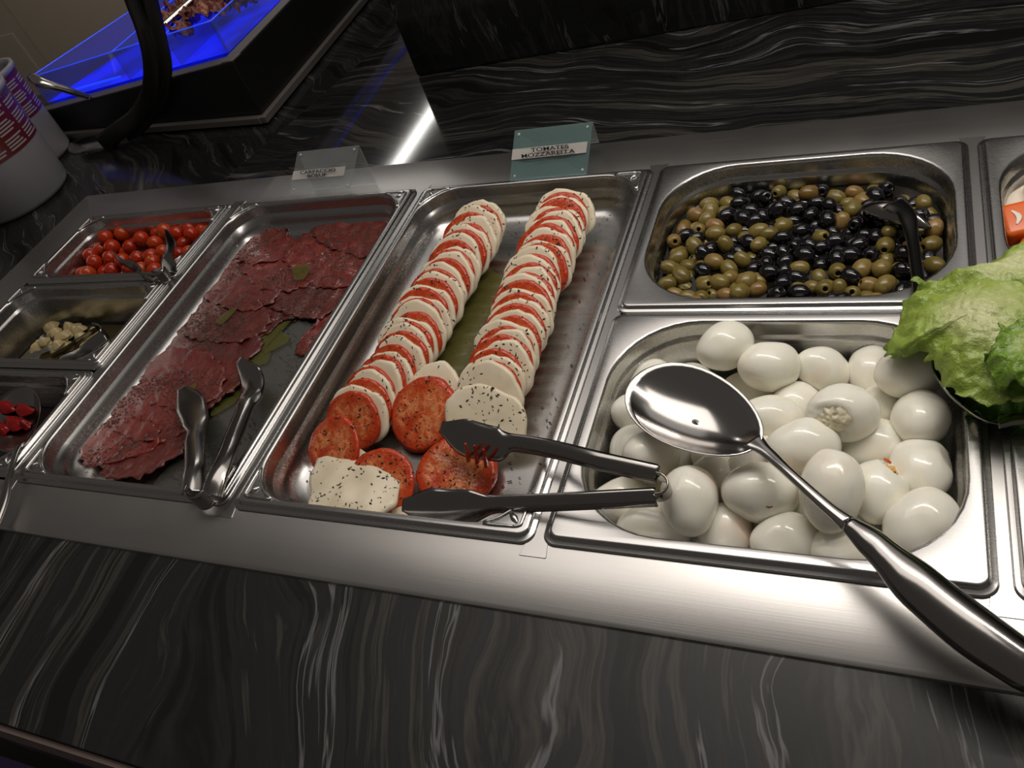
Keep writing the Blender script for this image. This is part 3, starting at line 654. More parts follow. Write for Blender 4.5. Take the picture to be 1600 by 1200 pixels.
# shreds of tomato skin held by the tongs
for i, (u, v) in enumerate(((731, 703), (745, 706), (759, 712))):
    a, b, c = at(u + 1, v + 16, -.004), at(u - 1, v + 2, .012), at(u - 4, v - 10, .022)
    o = mk('tomato_strip', *tube([a, b, c], [(.0028, .0020), (.0024, .0016), (.0013, .001)], seg=8), 'cherry')
    tag(o, 'thin upright strip of tomato flesh caught by the upper tong blade', 'tomato strip', 'tomato strips at the tong blade')
# oil on the pan floors
def puddle(poly, z, m, name, lb, seed):
    v, f, t = sheet(px(poly, z), 0, 6, 120, None, .008, 45, seed)
    o = mk(name, v, f, m); tag(o, lb, 'oil', kind='stuff'); return o
puddle([(742, 415), (790, 440), (760, 500), (735, 570), (690, 610), (655, 620), (680, 560), (715, 500), (730, 450)], ZF + .0018, 'oil', 'olive_oil', 'yellow green olive oil pooled between the two caprese rows', 1)
puddle([(880, 440), (900, 500), (870, 600), (840, 690), (800, 700), (850, 580), (860, 500)], ZF + .0016, 'oilthin', 'olive_oil', 'thin oily juice on the right side of the caprese pan floor', 2)
puddle([(600, 680), (660, 700), (680, 740), (640, 775), (610, 740)], ZF + .0016, 'oilthin', 'olive_oil', 'thin oily juice under the loose tomato slices', 3)
puddle([(400, 505), (452, 502), (440, 512), (446, 536), (424, 548), (418, 566), (396, 578), (392, 600), (365, 628), (330, 650), (345, 600), (370, 550)], ZF + .0022, 'oil', 'olive_oil', 'green olive oil running out beside the beef slices', 4)
for k_, (poly_, z_) in enumerate((([(455, 418), (472, 412), (482, 420), (476, 436), (462, 434)], ZF + .0105), ([(272, 632), (290, 612), (306, 600), (300, 616), (286, 636), (276, 648)], ZF + .0115), ([(338, 500), (352, 488), (366, 484), (358, 496), (344, 506)], ZF + .0085))):
    puddle(poly_, z_, 'oil', 'olive_oil', ['small drop of green oil on the beef near the back', 'thin trickle of green oil on the beef left of the tongs', 'small drop of green oil on the beef at mid pan'][k_], 20 + k_)
puddle([(420, 540), (480, 500), (470, 590), (400, 690), (330, 760), (240, 762), (300, 690), (360, 610)], ZF + .0014, 'oilthin', 'olive_oil', 'thin clear juice on the carpaccio pan floor', 8)
# ------------------------------------------------------------------ carpaccio
meat = [('topmost beef slice in the back right corner of the carpaccio', [(505, 345), (545, 336), (588, 330), (606, 350), (608, 380), (580, 402), (540, 395), (510, 385), (490, 365)]),
 ('beef slice below the back right corner slice', [(460, 378), (500, 358), (560, 380), (598, 385), (580, 425), (555, 445), (510, 450), (470, 435), (445, 405)]),
 ('small folded beef slice at the back left of the carpaccio', [(370, 382), (395, 367), (430, 357), (450, 368), (448, 400), (400, 412), (368, 405)]),
 ('pepper-dusted beef slice near the back of the pan', [(395, 398), (450, 372), (500, 400), (490, 442), (430, 455), (385, 430)]),
 ('dark beef slice along the left side, second from the back', [(338, 425), (375, 395), (430, 410), (445, 450), (400, 485), (350, 480), (312, 460)]),
 ('beef slice along the right side of the carpaccio', [(430, 432), (500, 436), (550, 436), (535, 472), (500, 498), (462, 495), (420, 475)]),
 ('narrow tail of beef hanging onto the bare pan floor', [(552, 425), (566, 440), (545, 480), (512, 510), (490, 548), (468, 553), (463, 543), (478, 522), (500, 498), (525, 460)]),
 ('reddish beef slice at the left edge halfway down', [(290, 482), (345, 455), (400, 468), (425, 500), (385, 532), (320, 532), (268, 515)]),
 ('beef slice in the middle beside the green oil', [(252, 540), (310, 508), (380, 515), (412, 535), (385, 565), (340, 580), (290, 575), (245, 562)]),
 ('round beef slice just above the green oil', [(380, 485), (430, 465), (470, 480), (462, 496), (440, 502), (415, 522), (380, 530)]),
 ('beef slice left of the middle with pale sinew', [(220, 590), (255, 550), (310, 548), (350, 578), (338, 622), (290, 640), (235, 628)]),
 ('beef slice above the left tong blade', [(175, 645), (215, 602), (270, 600), (305, 630), (292, 672), (240, 690), (190, 680)]),
 ('bright red beef slice at the front left tip', [(128, 702), (150, 672), (190, 648), (240, 662), (246, 698), (200, 716), (155, 728), (134, 724)]),
 ('brown beef slice at the front end under the tongs', [(160, 736), (190, 702), (240, 680), (290, 668), (292, 698), (262, 722), (222, 742), (180, 748)]),
 ('beef slice between the two tong blades', [(288, 602), (335, 572), (386, 560), (380, 592), (345, 625), (305, 650), (285, 640)])]
MEAT = []
order = [6, 9, 8, 7, 5, 4, 3, 1, 2, 0, 14, 10, 11, 13, 12]
for k, i in enumerate(order):
    lb, poly = meat[i]; z = ZF + .0034 + k * .00045
    # pepper: slices follow one another like shingles
    v, f, t = sheet(px(poly, z), 0, 14, 110, lambda x, y, q, i=i: .0026 * noise.noise(Vector((x * 60, y * 60, i))) + .0007 * noise.noise(Vector((x * 240, y * 240, i))) + .0012 * q ** 8 + .0014 * q ** 6 * noise.noise(Vector((x * 90, y * 90, i + 5))), .009, 120, i)
    c = Vector(v[0]); o = mk('beef_slice', [tuple(Vector(p) - c) for p in v], f, 'meat'); o.location = c
    solid(o, .0018); tag(o, lb, 'beef slice'); MEAT.append(o)
# ------------------------------------------------------------------ herbs and pepper (scattered where they lie on the food)
def bvh_of(objs):
    V, F = [], []; dg = bpy.context.evaluated_depsgraph_get()
    for o in objs:
        mw = Matrix.LocRotScale(o.location, o.rotation_euler, o.scale); b = len(V)
        V += [mw @ v.co for v in o.data.vertices]; F += [[b + i for i in p.vertices] for p in o.data.polygons]
    return BVHTree.FromPolygons(V, F)
def scatter(name, lb, objs, boxb, n, m, smin, smax, seed, dens=None, floor=ZF + .001):
    bv = bvh_of(objs); rs = random.Random(seed); V, F = [], []
    k = 0
    while k < n:
        x, y = rs.uniform(boxb[0], boxb[1]), rs.uniform(boxb[2], boxb[3]); k += 1
        if dens and rs.random() > dens(x, y): continue
        h, nn, _, _ = bv.ray_cast(Vector((x, y, .2)), Vector((0, 0, -1)))
        if h is None:
            if rs.random() > .33: continue
            h, nn = Vector((x, y, floor)), Vector((0, 0, 1))
            if floor is None: continue
        if nn.z < 0: nn = -nn
        q = nn.to_track_quat('Z', 'X'); a = rs.uniform(0, 6.28); L = rs.uniform(smin, smax); W = L * rs.uniform(.25, .55); T = W * .5
        e1 = q @ Vector((math.cos(a), math.sin(a), 0)); e2 = nn.cross(e1); b = len(V); c = h + nn * T * .4
        V += [c + e1 * L, c + e2 * W, c - e1 * L, c - e2 * W, c + nn * T + e1 * L * .2, c - nn * T]
        F += [[b + 4, b, b + 1], [b + 4, b + 1, b + 2], [b + 4, b + 2, b + 3], [b + 4, b + 3, b], [b + 5, b + 1, b], [b + 5, b + 2, b + 1], [b + 5, b + 3, b + 2], [b + 5, b, b + 3]]
    o = mk(name, [tuple(v) for v in V], F, m, smooth=False); tag(o, lb, 'seasoning', kind='stuff'); return o
hd = lambda x, y: max(0, .55 + 1.1 * noise.noise(Vector((x * 30, y * 30, 5)))) 
scatter('dried_herbs', 'dark dried herb flakes sprinkled over the tomato and mozzarella rows', CAP, (-.145, .14, -.24, .25), 4300, 'herb', .0009, .0026, 3, hd)
pd = lambda x, y: max(0, .30 + 2.0 * noise.noise(Vector((x * 16, y * 16, 9))) + (.25 if y > 0 else 0))
scatter('ground_pepper', 'coarse brown pepper and herb flecks scattered over the beef carpaccio', MEAT, (-.47, -.20, -.22, .235), 13000, 'pepper', .0010, .0027, 4, pd)
# ------------------------------------------------------------------ tongs
def tongs(label, hinge, A, B, wid, blade, nA, nB, bladeN=None, loc=None, mt='tool', bladelen=.33, arch=.0035, hw=None):
    """hinge: list of bend points from arm A side to arm B side; A/B: paths from hinge outward"""
    t = thing('serving_tongs', label, 'tongs', tuple(hinge[len(hinge) // 2]))
    for path, n in ((A, nA), (B, nB)):
        k = len(path); ws = [wid * .95] * (k - 3) + [blade * .95, blade * 1.05, blade * .35]; ar = [arch] * (k - 2) + [arch * .6, .0005]
        o = mk('arm', *ribbon(path, [n] * k if not isinstance(n, list) else n, ws, ar, 8, 8), mt, t); solid(o, .0013)
    o = mk('spring_bend', *ribbon(hinge, [Vector(h) for h in (hw or [(0, 0, 1)] * len(hinge))], [wid * .95] * len(hinge), [.0005] * len(hinge), 8, 6), mt, t); solid(o, .0013)
    return t
def bendpts(h, a, b, r, depth):
    """three points round the back of the tongs; h centre, a/b the arm starts"""
    d = ((a - h) + (b - h)).normalized(); s = (a - b) / 2; c = (a + b) / 2
    out = []
    for k in range(7):
        q = math.pi * k / 6; out.append(c + s * math.cos(q) - d * depth * math.sin(q))
    nr = [s * math.cos(math.pi * k / 6) - d * s.length * math.sin(math.pi * k / 6) for k in range(7)]
    return out, [n.normalized() for n in nr]
# caprese tongs
zH = .030
a0, b0 = at(1028, 742, zH), at(1025, 779, zH - .004)
A = [a0, at(940, 722, .034), at(860, 702, .028), at(800, 692, .020), at(772, 694, .016), at(726, 684, .013), at(688, 667, .012)]
B = [b0, at(940, 783, .024), at(860, 787, .018), at(775, 790, .010), at(725, 793, .004), at(675, 794, .002), at(628, 789, .004)]
hp, hn = bendpts((a0 + b0) / 2 + Vector((.02, 0, 0)), a0, b0, .01, .011)
outA = Vector((-.1, -.62, .75)); outB = Vector((0, -.80, .60))
tongs('large steel serving tongs reaching from the eggs over the caprese pan', hp, A, B, .017, .034, outA, [outB, outB, outB, outB, Vector((0, -.7, .7)), Vector((0, -.6, .8))], hw=hn)
# carpaccio tongs
a0, b0 = at(300, 768, .016), at(328, 776, .018)
A = [a0, at(303, 730, .016), at(303, 690, .006), at(305, 668, -.002), at(303, 650, -.008), at(296, 628, -.014), at(283, 605, -.018)]
B = [b0, at(342, 730, .024), at(362, 680, .014), at(380, 636, .004), at(389, 616, -.002), at(390, 593, -.007), at(372, 562, -.010)]
hp, hn = bendpts((a0 + b0) / 2 - Vector((0, .02, 0)), a0, b0, .01, .012)
o1 = Vector((.55, -.35, .70)); o2 = Vector((.35, -.60, .60))
tongs('steel serving tongs resting open on the beef carpaccio', hp, A, B, .023, .034, o1, o2, hw=hn)
# cherry tomato tongs
a0, b0 = at(222, 428, .012), at(264, 424, .012)
A = [a0, at(208, 418, .012), at(194, 412, .012), at(182, 404, .012), at(173, 391, .008)]
B = [b0, at(264, 408, .016), at(266, 392, .016), at(266, 374, .014), at(259, 358, .008)]
hp, hn = bendpts((a0 + b0) / 2 + Vector((.02, -.03, 0)), a0, b0, .01, .020)
tongs('small steel tongs lying open on the cherry tomatoes', hp, A, B, .022, .012, Vector((-.3, -.9, .3)), Vector((.8, -.5, .3)), hw=hn, arch=.001)
# pickled vegetable pan clip
a0, b0 = at(150, 512, -.010), at(163, 524, -.008)
A = [a0, at(130, 526, -.016), at(110, 538, -.024), at(92, 548, -.034), at(80, 555, -.040)]
B = [b0, at(140, 540, -.014), at(120, 552, -.026), at(100, 560, -.040), at(90, 566, -.048)]
hp, hn = bendpts((a0 + b0) / 2 + Vector((.02, .02, 0)), a0, b0, .01, .006)
tongs('small steel tongs sunk in the pan of pale pickled vegetables', hp, A, B, .020, .014, Vector((-.2, .6, .7)), Vector((.2, -.6, .7)), hw=hn, arch=.001)
# ------------------------------------------------------------------ spoons
def bowl(c, ax, side, nrm, L, W, D, tipk=.0, n=40, rings=12):
    """spoon bowl, concave side towards nrm; +ax end is the neck"""
    v, f = [], []
    for r in range(rings + 1):
        q = r / rings
        for j in range(n):
            a = 2 * math.pi * j / n; x = math.cos(a) * q; y = math.sin(a) * q * (1 - .14 * math.cos(a))
            v.append(c + ax * (x * L / 2) + side * (y * W / 2) - nrm * (D * (1 - q ** 2.3)) + nrm * (.0006 if r == rings else 0))
    for r in range(rings):
        for j in range(n):
            k = (j + 1) % n; f.append([r * n + j, r * n + k, (r + 1) * n + k, (r + 1) * n + j])
    return [tuple(p) for p in v], f
def spoon(label, tip, neck, nrm, W, D, stem, radii, mt='tool', loc=None, hsplit=None):
    ax = (neck - tip); L = ax.length; ax.normalize(); side = Vector(nrm).cross(ax).normalized(); nn = ax.cross(side).normalized(); c = (tip + neck) / 2
    t = thing('serving_spoon', label, 'spoon', tuple(c)); b = mk('bowl', *bowl(c, ax, side, nn, L, W, D), 'mirror' if D > .017 else 'tool', t); solid(b, .0012)
    if hsplit:
        mk('stem', *tube(stem[:hsplit], radii[:hsplit]), 'mirror', t); mk('handle', *tube(stem[hsplit - 1:], radii[hsplit - 1:], seg=24), mt, t)
    else: mk('handle', *tube(stem, radii), mt, t)
    return t
tip, neck = at(990, 590, .036), at(1186, 697, .034)
spoon('large polished serving spoon lying across the eggs with a thick steel handle', tip, neck, (.05, -.12, 1), .078, .020,
      [at(1176, 688, .034), at(1200, 708, .036), at(1240, 745, .040), at(1290, 790, .042), at(1325, 818, .042), at(1370, 855, .041), at(1440, 920, .040), at(1520, 985, .037), at(1600, 1040, .033), at(1680, 1088, .026)],
      [(.0085, .0016), (.0052, .0024), (.0042, .0030), (.0046, .0036), (.0062, .0050), (.0105, .0085), (.0155, .0120), (.0165, .0125), (.0150, .0115), (.006, .005)], hsplit=5)
# olive spoon
spoon('steel serving spoon turned down into the olives', at(1344, 322, -.010), at(1456, 356, -.012), (.1, -.35, -1), .026, .014,
      [at(1396, 318, .003), at(1416, 334, .006), at(1426, 376, .010), at(1433, 425, .018), at(1440, 470, .026)], [(.012, .003), (.0085, .003), (.0055, .0026), (.0052, .0026), (.006, .003)])
# spoon with red peppers at lower left
spoon('steel spoon holding red pepper pieces above the lower left pan', at(14, 612, -.004), at(34, 702, .006), (0, 0, 1), .072, .016,
      [at(30, 696, .006), at(24, 712, .010), at(14, 745, .014), at(4, 790, .012), at(-20, 850, .008)], [(.006, .002), (.0045, .0025), (.0045, .0025), (.006, .003), (.006, .003)])
for i, (u, v, s) in enumerate(((8, 636, 13), (36, 640, 12), (22, 662, 15), (4, 670, 12), (40, 664, 8))):
    P = px([(u + s * 1.2 * math.cos(a) * (1 + .3 * math.sin(3 * a + i)), v + s * .8 * math.sin(a)) for a in [k / 9 * 6.283 for k in range(9)]], -.008)
    vv, ff, t = sheet(P, 0, 6, 48, lambda x, y, q: .008 * (1 - q * q) + .003 * noise.noise(Vector((x * 90, y * 90, i))), .003, 80, i)
    o = mk('pepper_piece', vv, ff, 'pepperred'); tag(o, 'glossy dark red pepper piece lying in the lower left spoon', 'pepper piece', 'red pepper pieces in the lower left spoon')
dl = mk('pepper_marinade', *loft([rr(X1, -.1745, .140, .063, .026, -.055, 6)]), 'darkred'); tag(dl, 'dark red liquid in the lower left pan', 'liquid', kind='stuff')
# pickled vegetables
for i in range(26):
    u, v = rnd.uniform(48, 150), rnd.uniform(508, 556)
    p = at(u, v, -.058 + rnd.uniform(0, .010)); 
    if p.y < -.060 or p.x < X1 - .125: p = Vector((rnd.uniform(X1 - .10, X1 + .11), rnd.uniform(-.055, .02), -.060))
    r = rnd.uniform(.009, .014)
    vv, ff, t = sheet([(p.x + r * math.cos(a) * rnd.uniform(.7, 1.2), p.y + r * math.sin(a) * rnd.uniform(.7, 1.2)) for a in [k / 8 * 6.283 for k in range(8)]], p.z, 6, 48, lambda x, y, q: .009 * (1 - q * q) + .002 * noise.noise(Vector((x * 120, y * 120, i))), .002, 100, i)
    o = mk('pickled_vegetable', vv, ff, 'mush'); tag(o, 'pale yellowish pickled vegetable piece at the bottom of its pan', 'vegetable', 'pale pickled vegetables in the left pan')
vb = mk('pickle_liquid', *loft([rr(X1, .0005, .138, .062, .024, -.062, 6)]), plain('pickle_oil', (.05, .035, .012), .08)); tag(vb, 'murky brown liquid around the pale pickled vegetables', 'liquid', kind='stuff')
# ------------------------------------------------------------------ surimi at the right edge
for i, (x, y, z, ang, m, lb) in enumerate(((.560, .150, -.020, 12, 'surimi', 'orange surimi stick at the right edge behind the lettuce'), (.585, .192, -.022, 10, 'surimiwhite', 'white inner piece of surimi at the right edge, farthest back'), (.575, .115, -.030, -18, 'surimi', 'second orange surimi piece partly under the lettuce edge'), (.545, .190, -.040, 40, 'surimiwhite', 'dull white surimi piece in the pan shadow'))):
    o = mk('surimi_piece', *boxv(-.040, .040, -.019, .019, -.010, .010), m, smooth=True); o.location = (x - .002, y + .004, z + .006); o.rotation_euler = (.25, -.1, R(ang)); bevel(o, .005, 3); tag(o, lb, 'surimi')
    if m == 'surimi':
        o['_loc'] = [0, 0, 0]
        for q in range(2):
            k = mk('white_fibre', *tube([(-.030 + q * .018, -.008, .0102), (-.026 + q * .018, 0, .0106), (-.030 + q * .018, .009, .0102)], [(.001, .0004), (.0028, .0006), (.001, .0004)], seg=8), 'surimiwhite', o)
# ------------------------------------------------------------------ lettuce
def leaf(lb, outline, z0, dz, m, seed, ruff=.010, freq=42, tilt=(0, 0), group=None):
    P = [at(u, v, z0 + (z if False else 0)) for u, v in outline]; c = sum(P, Vector()) / len(P)
    P = [Vector((p.x, p.y, p.z + tilt[0] * (p.x - c.x) + tilt[1] * (p.y - c.y))) for p in P]
    def zf(x, y, q):
        r = noise.noise(Vector((x * freq, y * freq, seed))); r2 = noise.noise(Vector((x * freq * 2.4, y * freq * 2.4, seed + 4)))
        return dz * (1 - q * q) + ruff * (q ** 1.8) * (r * 1.5 + r2 * .8) + .0035 * r * (1 - q) + .0016 * noise.noise(Vector((x * 190, y * 190, seed)))
    v, f, t = sheet(P, 0, 46, 260, zf, .010, 130, seed)
    v = [(x + .35 * ruff * q * noise.noise(Vector((x * 90, y * 90, seed + 9))), y + .35 * ruff * q * noise.noise(Vector((x * 90, y * 90, seed + 19))), z) for (x, y, z), q in zip(v, t)]
    o = mk('lettuce_leaf', v, f, m); a = o.data.attributes.new('tipness', 'FLOAT', 'POINT'); a.data.foreach_set('value', t); solid(o, .0007, 0); tag(o, lb, 'lettuce', group); return o
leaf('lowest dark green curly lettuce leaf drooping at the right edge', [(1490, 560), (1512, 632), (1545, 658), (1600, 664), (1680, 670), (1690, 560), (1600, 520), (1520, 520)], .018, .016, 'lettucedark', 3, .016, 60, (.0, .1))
leaf('broad pale green lettuce leaf reaching over the egg pan', [(1406, 486), (1386, 545), (1410, 552), (1448, 552), (1472, 586), (1502, 616), (1560, 634), (1660, 630), (1700, 520), (1660, 430), (1560, 440), (1500, 440), (1440, 450)], .040, .026, 'lettuce', 1, .009, 42, (.10, .05))
leaf('upper pale lettuce leaf with a frilled edge behind the broad one', [(1428, 452), (1468, 432), (1522, 430), (1560, 404), (1600, 388), (1690, 360), (1720, 440), (1660, 500), (1560, 488), (1490, 480)], .047, .018, 'lettuce', 2, .010, 60, (.10, .0))
leaf('small crinkled lettuce leaf lying on top at the right edge', [(1545, 545), (1580, 500), (1640, 480), (1700, 540), (1660, 600), (1590, 600), (1550, 580)], .060, .012, 'lettucemid', 5, .010, 60)
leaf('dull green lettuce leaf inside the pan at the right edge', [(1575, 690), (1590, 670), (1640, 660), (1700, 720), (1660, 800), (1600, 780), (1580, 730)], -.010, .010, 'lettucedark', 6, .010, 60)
tip, neck = at(1470, 548, .020), at(1562, 664, .016)
spoon('steel salad spoon under the lettuce with only its rim showing', tip, neck, (.25, .1, 1), .040, .014, [at(1558, 660, .016), at(1590, 655, .018), at(1640, 650, .018), at(1720, 640, .02)], [(.006, .002), (.005, .003), (.005, .003), (.005, .003)])
# ------------------------------------------------------------------ sign holders
def plate(a, b, c, d, m, parent, name, th=.0016):
    """quad plate a,b (bottom) c,d (top)"""
    n = (b - a).cross(d - a).normalized() * th; v = [a, b, c, d, a + n, b + n, c + n, d + n]
    return mk(name, [tuple(p) for p in v], [[0, 1, 2, 3], [7, 6, 5, 4], [0, 4, 5, 1], [1, 5, 6, 2], [2, 6, 7, 3], [3, 7, 4, 0]], m, parent, smooth=False)
def sign(label, bl, br, tl, tr, back, lines, mt, lo, hi, wd):
    t = thing('sign_holder', label, 'sign', tuple(bl)); plate(bl, br, tr, tl, mt, t, 'front_plate')
    e = (br - bl); plate(back - e, back, tr, tl, 'acrylic', t, 'back_plate')
    P = lambda s, q: (bl + (br - bl) * s) * (1 - q) + (tl + (tr - tl) * s) * q
    n = (br - bl).cross(tl - bl).normalized()
    if n.dot(CP - bl) < 0: n = -n
    off = n * .0022
    plate(P(0.0, lo) + off, P(wd, lo) + off, P(wd, hi) + off, P(0.0, hi) + off, 'paper', t, 'paper_strip', .0003)
    for s, q in ((.06, .10), (.94, .10), (.06, .92), (.94, .92)):
        c = P(s, q) + n * .001; x = (br - bl).normalized(); y = (tl - bl).normalized()
        v = [c] + [c + x * .0022 * math.cos(a) + y * .0022 * math.sin(a) for a in [k / 10 * 6.283 for k in range(10)]]; v += [c + n * .0016]
        f = [[11, 1 + k, 1 + (k + 1) % 10] for k in range(10)]; mk('bumper', [tuple(p) for p in v], f, 'magnet', t)
    xa = (br - bl).normalized(); ya = ((tl - bl) - xa * (tl - bl).dot(xa)).normalized(); za = xa.cross(ya)
    for k, (txt, s, q, size) in enumerate(lines):
        cu = bpy.data.curves.new('lettering', 'FONT'); cu.body = txt; cu.size = size; cu.align_x = 'CENTER'; cu.align_y = 'CENTER'; cu.offset = .0001; cu.extrude = .0001
        tmp = bpy.data.objects.new('tmp', cu); me = bpy.data.meshes.new_from_object(tmp); bpy.data.objects.remove(tmp)
        me.materials.clear(); me.materials.append(M['ink']); o = bpy.data.objects.new('lettering', me); COL.objects.link(o); o.parent = t
        rot = Matrix((xa, ya, za)).transposed(); o.rotation_euler = rot.to_euler(); o.scale = (1.75, 1, 1); o.location = P(s, q) + off + n * .0024 - bl
    return t
bl, br = at(453, 303, .002), at(548, 295, .002)
sign('clear acrylic sign holder reading CARPACCIO BOEUF behind the beef pan', bl, br, aty(466, 237, .306), aty(561, 227, .300), at(589, 286, .001), [('CARPACCIO', .43, .495, .0066), ('BOEUF', .43, .395, .0066)], 'acrylic', .34, .55, .86)
bl, br = at(797, 283, .002), at(917, 272, .002)
bk2 = aty(936, 221, .325)
sign('clear acrylic sign holder, teal reflection painted in, reading TOMATES MOZZARELLA behind the caprese pan', bl, br, aty(805, 204, .290), aty(927, 190, .286), bk2, [('TOMATES', .50, .587, .0066), ('MOZZARELLA', .48, .487, .0066)], 'acrylic2', .43, .64, .965)
# ------------------------------------------------------------------ left station
st = thing('display_station', 'black angular display box with a grey trim standing at the back left', 'display', (-.608, .528, 0))
b0, b1, b2 = Vector((-.608, .528, 0)), Vector((-1.30, .592, 0)), Vector((-.640, 1.30, 0))
h0, h1 = .112, .050
BP = [b0, b2, Vector((-.98, 1.30, 0)), Vector((-1.09, .88, 0)), b1]
def htop(p): return h0 + (h1 - h0) * max(0, min(1, (-.608 - p.x) / .69))
v = BP + [p + Vector((0, 0, htop(p))) for p in BP]
bevel(mk('box', [tuple(p) for p in v], [[4, 3, 2, 1, 0], [5, 6, 7, 8, 9]] + [[i, (i + 1) % 5, 5 + (i + 1) % 5, 5 + i] for i in range(5)], 'blackmetal', st, smooth=False), .002)
def rail(a, b, w, h, m, name, inward):
    d = inward * w; v = [a, b, b + d, a + d]; v += [p + Vector((0, 0, h)) for p in v]
    return bevel(mk(name, [tuple(p) for p in v], [[3, 2, 1, 0], [4, 5, 6, 7], [0, 1, 5, 4], [1, 2, 6, 5], [2, 3, 7, 6], [3, 0, 4, 7]], m, st, smooth=False), .0008)
out1, out2 = Vector((-.08, -1, 0)).normalized(), Vector((1, -.04, 0)).normalized()
rail(b0 + out1 * .001, b1 + out1 * .001, .012, .012, 'striptrim', 'base_trim', out1)
rail(b0 + out2 * .001 + out1 * .011, b2 + out2 * .001, .012, .012, 'striptrim', 'base_trim', out2)
rail(b0 + Vector((0, 0, h0)), b1 + Vector((0, 0, h1)), .026, .003, 'striptrim', 'top_trim', -out1)
rail(b0 + Vector((0, 0, h0)), b2 + Vector((0, 0, h0)), .026, .003, 'striptrim', 'top_trim', -out2)
# bins on the box
def onbox(s, q, z=0):
    p = b0 + (b1 - b0) * s + (b2 - b0) * q; return Vector((p.x, p.y, htop(p) + .0035 + z))
bn = thing('acrylic_food_bin', 'clear acrylic bins lit blue from within on top of the black display box', 'food bin', tuple(onbox(.04, .04)))
HB = .058
def binwall(a, b, w1=.0011, name='pane'):
    plate(a, b, b + Vector((0, 0, HB)), a + Vector((0, 0, HB)), 'acrylicbin', bn, name, .004)
    mk('lit_edge', *tube([a + Vector((0, 0, HB)), (a + b) / 2 + Vector((0, 0, HB)), b + Vector((0, 0, HB))], [(w1, w1)] * 2, seg=6), 'acrylicedge', bn)
BQ = [onbox(.05, .05), onbox(.90, .05), onbox(.72, .38), onbox(.50, .92), onbox(.05, .92)]
for k in range(5): binwall(BQ[k], BQ[(k + 1) % 5])
binwall(onbox(.05, .42), onbox(.70, .42)); binwall(onbox(.47, .05), onbox(.47, .42)); binwall(onbox(.24, .05), onbox(.24, .42))
for a, b in ((onbox(.55, .085, .003), onbox(.84, .085, .003)),):
    mk('led_strip', *tube([a, (a + b) / 2, b], [(.0022, .002)] * 2, seg=6), 'led', bn)
mk('bin_floor', [tuple(p + Vector((0, 0, .0012))) for p in BQ], [[4, 3, 2, 1, 0]], M['backlit'], bn, smooth=False)
for i in range(16):
    s, q = rnd.uniform(.10, .42), rnd.uniform(.10, .40); c = onbox(s, q, rnd.uniform(.03, .075)); r = rnd.uniform(.03, .05)
    vv, ff, t = sheet([(c.x + r * math.cos(a) * rnd.uniform(.5, 1.2), c.y + r * math.sin(a) * rnd.uniform(.5, 1.2)) for a in [k / 8 * 6.283 for k in range(8)]], c.z, 14, 90, lambda x, y, q: .022 * noise.noise(Vector((x * 50, y * 50, i))) + .012 * q * noise.noise(Vector((x * 130, y * 130, i))), .008, 90, i)
    o = mk('red_lettuce_leaf', vv, ff, 'radicchio'); a = o.data.attributes.new('tipness', 'FLOAT', 'POINT'); a.data.foreach_set('value', t); tag(o, 'curly reddish brown salad leaf heaped in the blue-lit bin', 'salad leaf', 'red salad leaves in the blue-lit bin')
def handle(label, P, rad):
    o = mk('tongs_handle', *tube(P, rad, seg=14), 'mirror'); tag(o, label, 'tongs'); return o
handle('polished tongs handle sticking out of the left blue-lit bin', [at(50, 121, .150), at(66, 130, .140), at(100, 139, .115), at(142, 153, .078)], [(.010, .008), (.012, .009), (.009, .007), (.006, .005)])
handle('long polished utensil handle lying over the red salad leaves', [onbox(.30, .10, .060), onbox(.20, .28, .075), onbox(.10, .62, .075), onbox(.04, .95, .07)], [(.006, .006), (.007, .006), (.007, .006), (.006, .005)])
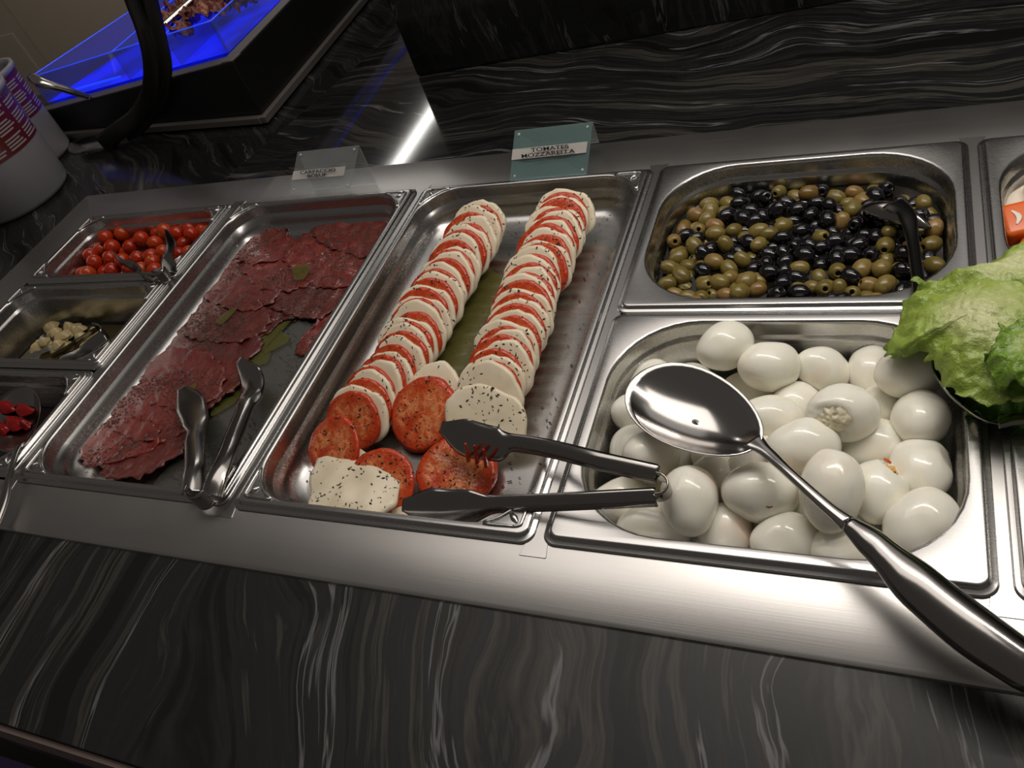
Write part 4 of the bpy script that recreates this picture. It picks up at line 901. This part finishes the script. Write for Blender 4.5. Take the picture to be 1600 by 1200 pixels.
# post
pt = thing('guard_post', 'curved black post with a chrome foot standing left of the display box', 'post', (-1.04, .50, ZM))
yp = .50
PP = [aty(u, v, yp) for u, v in ((198, -40), (210, 0), (228, 50), (238, 100), (234, 145), (212, 182), (180, 208), (150, 216))]
PP[-1].z = .008; PP[-2].z = max(PP[-2].z, .02)
o = mk('bent_bar', *ribbon(PP, [Vector((.8, -.35, .35))] * 8, [.030] * 6 + [.034, .040], [.003] * 8, 8, 6), 'blackpost', pt); solid(o, .012)
P2 = [aty(u, v, yp + .018) for u, v in ((225, -40), (238, 10), (250, 60), (258, 105), (250, 150), (225, 190), (195, 212))]
o = mk('bent_bar', *ribbon(P2, [Vector((.8, -.35, .35))] * 7, [.026] * 7, [.002] * 7, 8, 6), 'blackpost', pt); solid(o, .008)
c = at(150, 214, ZM + .004)
vv, ff = loft([[(c.x + r * 1.35 * math.cos(a), c.y + r * math.sin(a), ZM + z) for a in [k / 40 * 6.283 for k in range(40)]] for r, z in ((.056, 0), (.056, .003), (.050, .006), (.030, .009), (.012, .011))])
mk('foot_plate', vv, ff, 'mirror', pt, label='polished chrome foot plate')
# tubs
def tub(label, cx, cy, r0, r1, h, ang0, seed):
    t = thing('plastic_tub', label, 'tub', (cx, cy, ZM)); n = 56
    prof = [(r0 - .012, 0), (r0 - .004, .002), (r0, .009), (r0 + (r1 - r0) * .5, h * .5), (r1, h - .012), (r1 + .004, h - .010), (r1 + .004, h), (r1 - .003, h), (r1 - .004, h - .01), (r0 - .004, .012)]
    loops = [[(cx + r * math.cos(a), cy + r * math.sin(a), ZM + z) for a in [k / n * 2 * math.pi for k in range(n)]] for r, z in prof]
    mk('wall', *loft(loops), 'tub', t)
    def patch(a0, a1, z0, z1, off, m, name, rad=0):
        L = []; K = 18
        for q in range(5):
            z = z0 + (z1 - z0) * q / 4; rr_ = r0 + (r1 - r0) * z / h + off
            L.append([(cx + rr_ * math.cos(a0 + (a1 - a0) * k / K), cy + rr_ * math.sin(a0 + (a1 - a0) * k / K), ZM + z) for k in range(K + 1)])
        return mk(name, *loft(L, False, False), m, t)
    patch(ang0, ang0 + 1.5, h * .50, h * .93, .0006, 'labelred', 'label_sheet')
    for k in range(3):
        for q in range(13):
            if q in (4, 9): continue
            z = h * (.53 + .028 * q); patch(ang0 + .08 + k * .48, ang0 + .08 + k * .48 + .36 + .05 * math.sin(q * 2.1 + k), z, z + h * .015, .0012, 'labelwhite', 'text_line')
    return t
tub('nearest white plastic tub with a dark red printed label at the left edge', -1.106, .358, .093, .104, .200, -.75, 1)
tub('white plastic tub standing behind the nearest one', -1.204, .500, .074, .076, .185, -.62, 2)
# ------------------------------------------------------------------ ceiling strip lamp seen reflected in the counter
o = mk('strip_lamp', *boxv(-.055, .055, -.65, .65, 0, .03), 'labelwhite', smooth=False); o.location = (-1.70, 2.5, 1.21); tag(o, 'long narrow strip lamp hanging above the far left of the counter', 'lamp')
for o in list(bpy.data.objects):
    if '_loc' in o.keys(): del o['_loc']
